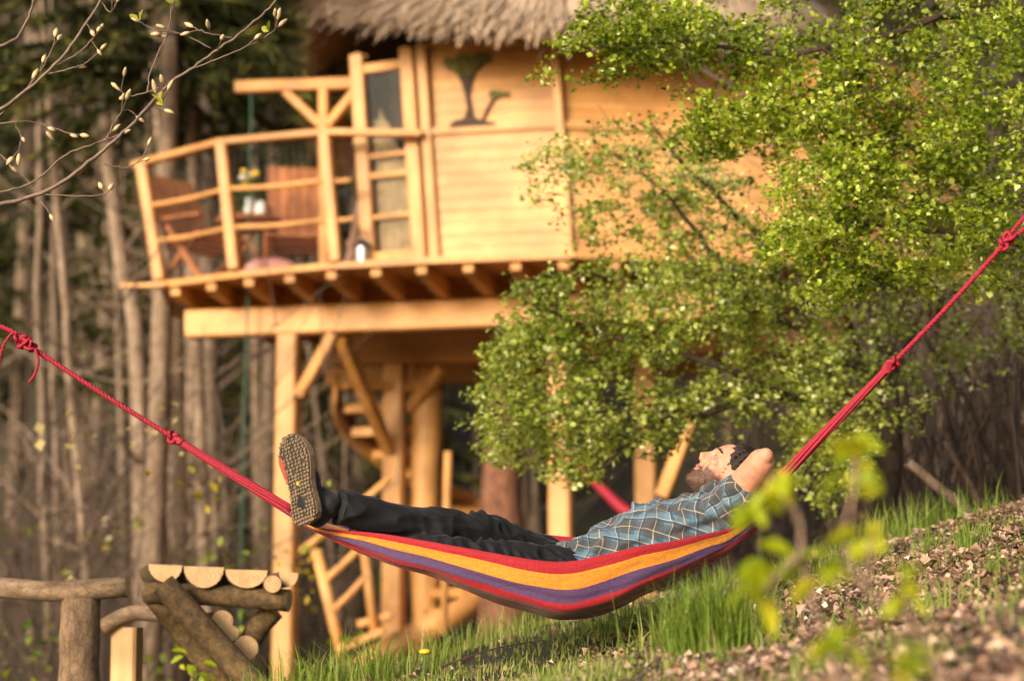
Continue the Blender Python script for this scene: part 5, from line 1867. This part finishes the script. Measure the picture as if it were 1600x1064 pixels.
hv = np.array([np.array(v_.co)+off3 for v_ in me.vertices]); hn = np.array([np.array(v_.normal) for v_ in me.vertices])
hk = ((hv-HC) @ hF) < 0.036
strands('hair_strands', hv[hk], hn[hk], hU*0.5-hF*0.45, 0.014, 0.0010, M['hair'], 0.25, 3600)
M['beardhair'] = plain('beard_hair', (0.07, 0.038, 0.026), 0.6, 0.4, 80, 0)
bsel = beard > 0.5
bn = np.empty(len(body.data.vertices)*3, np.float32); body.data.vertices.foreach_get('normal', bn); bn = bn.reshape(-1, 3)
strands('beard', bco[bsel], bn[bsel].astype(float), -hU*0.9+hF*0.05, 0.0036, 0.0005, M['beardhair'], 0.3, 1900)

# --- shoes
M['sole'] = plain('tan_rubber', (0.17, 0.115, 0.065), 0.8, 0.25, 60, 0.3)
M['soledark'] = plain('dark_rubber', (0.035, 0.03, 0.025), 0.8, 0.3, 60, 0.2)
M['shoe'] = cloth_mat('black_shoe', (0.014, 0.012, 0.013), 0.6, 0.1, 300)
M['redrub'] = plain('red_rubber', (0.33, 0.06, 0.03), 0.6, 0.2, 30, 0.1)
M['amber'] = plain('amber_rubber', (0.55, 0.30, 0.03), 0.6, 0.2, 20, 0)
M['lace'] = plain('lace', (0.16, 0.09, 0.06), 0.8, 0.3, 80, 0.2)


def sole_outline(nn=36):
    """(l, w): l 0 heel .. 1 toe, half widths"""
    ls = np.array([0, .03, .1, .2, .32, .45, .58, .70, .80, .90, .96, 1.0])
    wi = np.array([0, .30, .40, .40, .33, .32, .40, .47, .46, .36, .24, 0])
    wo = np.array([0, .30, .40, .41, .38, .40, .48, .52, .48, .36, .22, 0])
    t = np.linspace(0, 1, nn)
    t = (1-np.cos(np.pi*t))/2
    return t, np.interp(t, ls, wi), np.interp(t, ls, wo)


def shoe(name, heel, Ldir, Ndir, length, width, label, ankle):
    Ld = nrm(Ldir); Nd = nrm(Ndir - Ld*np.dot(Ndir, Ld)); Wd = np.cross(Ld, Nd)
    if Wd[0] < 0: Wd = -Wd
    t, wi, wo = sole_outline()
    outl = [(l, w_) for l, w_ in zip(t, wo)] + [(l, -w_) for l, w_ in list(zip(t, wi))[::-1][1:-1]]
    pt_ = lambda l, w_, n_: heel + Ld*l*length + Wd*w_*width + Nd*n_
    up = MB()
    # upper: rings of the foot, from sole towards the ankle
    for (l, c_n, rl, rw, rn) in ((0.14, -0.055, .055, .041, .05), (0.30, -0.05, .06, .041, .05), (0.48, -0.045, .065, .044, .042), (0.66, -0.035, .06, .050, .034), (0.82, -0.028, .05, .046, .028), (0.91, -0.024, .028, .036, .023)):
        up.ell(pt_(l, 0, c_n), np.array([Ld*rl, Wd*rw, Nd*rn]), 16, 10)
    an = np.asarray(ankle)
    up.loft([pt_(0.24, 0, -0.04), pt_(0.24, 0, -0.085), an], [.05, .05, .05], [.06, .055, .052], Wd, 16)
    root, _ = fuse(up, name, 0.006, 3, M['shoe'], man, wr(22, 0.0025))
    tag(root, label)
    so_l = MB().prism([pt_(l, w_, 0.0) for l, w_ in outl], -Nd*0.022).build('sole', M['sole'], root)
    base = MB().prism([pt_(0.5+(l-.5)*0.98, w_*0.95, 0.0015) for l, w_ in outl], Nd*0.002).build('sole_plate', M['soledark'], root)
    lug = MB()
    rows_ = 25
    for i in range(rows_):
        l = 0.035+0.93*i/(rows_-1)
        wi_, wo_ = np.interp(l, t, wi), np.interp(l, t, wo)
        cols = 8
        for j in range(cols):
            w_ = -wi_*0.86 + (wi_+wo_)*0.86*(j+0.5*(i % 2)*0.35)/(cols-1)
            if w_ > wo_*0.93 or w_ < -wi_*0.93: continue
            if random.random() < 0.06: continue
            c_ = pt_(l, w_, 0.0036)
            a_, b_2 = random.uniform(.0035, .0058), random.uniform(.0045, .0075)
            rot = random.uniform(-1.2, 1.2)
            x_ = Ld*math.cos(rot)+Wd*math.sin(rot); y_ = Wd*math.cos(rot)-Ld*math.sin(rot)
            poly = [c_+x_*a_*p+y_*b_2*q for p, q in ((-1, -.7), (-.3, -1), (.8, -.8), (1, .2), (.4, 1), (-.8, .7))]
            lug.prism(poly, Nd*0.0045)
    lug.build('tread', M['sole'], root)
    emb = pt_(0.45, 0.02, 0.004)
    MB().prism([emb+Ld*0.008*math.cos(a_)+Wd*0.007*math.sin(a_) for a_ in np.linspace(0, 2*math.pi, 8, endpoint=False)], Nd*0.005).build('emblem', M['amber'], root)
    MB().prism([pt_(l, -np.interp(l, t, wi)*f_, 0.004) for l, f_ in ((.5, .93), (.6, .93), (.7, .93), (.78, .93), (.78, .70), (.7, .62), (.6, .66), (.5, .74))], Nd*0.0046).build('red_insert', M['redrub'], root)
    for k in range(5):
        l = 0.34+0.085*k
        nn_ = -0.088+0.013*k
        MB().tube(catmull([pt_(l, -0.28, nn_+0.012), pt_(l+0.02, 0, nn_-0.006), pt_(l+0.04, 0.28, nn_+0.012)], 7), 0.0035, 6).build('lace', M['lace'], root, True)
    return root


Ld_ = nrm((-0.22, 0.10, 0.97))
shoe('shoe', P(480, 820, 7.22), Ld_, np.array([-0.66, -0.75, -0.02]), 0.322, 0.152, 'black shoe with studded tan sole turned to the camera', ankR)
shoe('shoe', P(548, 838, 7.50), nrm((-0.05, 0.86, 0.25)), np.array([-0.95, -0.05, 0.0]), 0.25, 0.10, 'black shoe lying inside the hammock cloth', ankL)

# ------------------------------------------------------------------ blurred saplings in front
lf2 = bpy.data.meshes.new('leaf')
V = []; F = []
prof = [(0, 0), (0.12, 0.10), (0.30, 0.30), (0.42, 0.24), (0.55, 0.36), (0.72, 0.22), (0.85, 0.20), (1.0, 0.0)]
for (l, w_) in prof:
    V += [(-w_*0.06, l*0.06, 0.012*w_*2 - 0.012*l*l), (0, l*0.06, -0.012*l*l), (w_*0.06, l*0.06, 0.012*w_*2 - 0.012*l*l)]
for i in range(len(prof)-1):
    F += [(i*3, i*3+1, i*3+4, i*3+3), (i*3+1, i*3+2, i*3+5, i*3+4)]
lf2.from_pydata(V, [], F)
lf2.polygons.foreach_set('use_smooth', [True]*len(F))
lf2.materials.append(M['bushleaf'])
M['stem'] = plain('sapling_stem', (0.20, 0.13, 0.09), 0.7, 0.3, 20, 0.2)


def sapling(label, Y, stems, clumps):
    p0 = P(*stems[0][0], Y)
    b = np.array([p0[0], p0[1], float(gz(p0[0], p0[1]))])
    t = thing('sapling', b, label, 'sapling')
    for si, st in enumerate(stems):
        pts = [P(x, y, Y+random.uniform(-.04, .04)) for x, y in st]
        if si == 0: pts = [b - np.array([0, 0, 0.05])] + ([] if pts[0][2] < b[2]+0.02 else []) + pts
        MB().tube(catmull(pts, 16), np.linspace(0.0075, 0.0035, 16), 8).build('stem', M['stem'], t, True)
    for (px, py, n_, r_, sc) in clumps:
        c_ = P(px, py, Y)
        for k in range(n_+2):
            o = bpy.data.objects.new('leaf', lf2)
            COL.objects.link(o); o.parent = t
            o.location = tuple(c_ + rng.normal(0, r_/3333*Y*0.5, 3) - wloc(t))
            o.rotation_euler = (random.uniform(-1.2, 0.6), random.uniform(-0.8, 0.8), random.uniform(-3.1, 3.1))
            s_ = sc*random.uniform(0.8, 1.45)
            o.scale = (s_*random.uniform(0.6, 0.95), s_, s_)


sapling('blurred yellow-green sapling in front of the man\'s shoulder', 3.5, [[(1310, 1064), (1267, 935), (1253, 863), (1249, 807), (1222, 780)], [(1253, 863), (1215, 900), (1190, 930)], [(1249, 815), (1230, 760), (1205, 745)]],
        [(1200, 760, 3, 16, 0.8), (1170, 790, 2, 10, 0.8), (1195, 880, 4, 14, 0.85), (1180, 930, 4, 14, 0.85), (1225, 735, 2, 10, 0.8), (1240, 860, 2, 14, 0.7)])
sapling('blurred yellow-green sapling reaching above the grass, topmost leaf clump', 3.4, [[(1470, 1064), (1420, 970), (1353, 923), (1318, 845), (1337, 760), (1335, 715)], [(1353, 923), (1360, 860), (1365, 830)], [(1420, 970), (1415, 930), (1410, 905)]],
        [(1335, 700, 7, 30, 0.85), (1345, 735, 5, 24, 0.8), (1345, 838, 4, 22, 0.7), (1372, 840, 3, 16, 0.7), (1295, 880, 5, 22, 0.75), (1280, 905, 3, 16, 0.7), (1410, 925, 5, 18, 0.75), (1430, 895, 3, 14, 0.6)])
sapling('low blurred yellow-leaved sapling at the bottom edge', 3.2, [[(1400, 1110), (1360, 1040), (1325, 1010)], [(1400, 1100), (1410, 1050), (1420, 1020)]],
        [(1318, 1003, 4, 14, 0.75), (1290, 1010, 2, 12, 0.6), (1415, 1030, 4, 16, 0.7), (1385, 1050, 2, 12, 0.7)])
sapling('blurred sapling shoot at the lower left beside the log table', 6.0, [[(300, 1120), (300, 1070), (302, 1050)]], [(300, 1048, 6, 22, 0.6), (315, 1055, 3, 14, 0.5)])
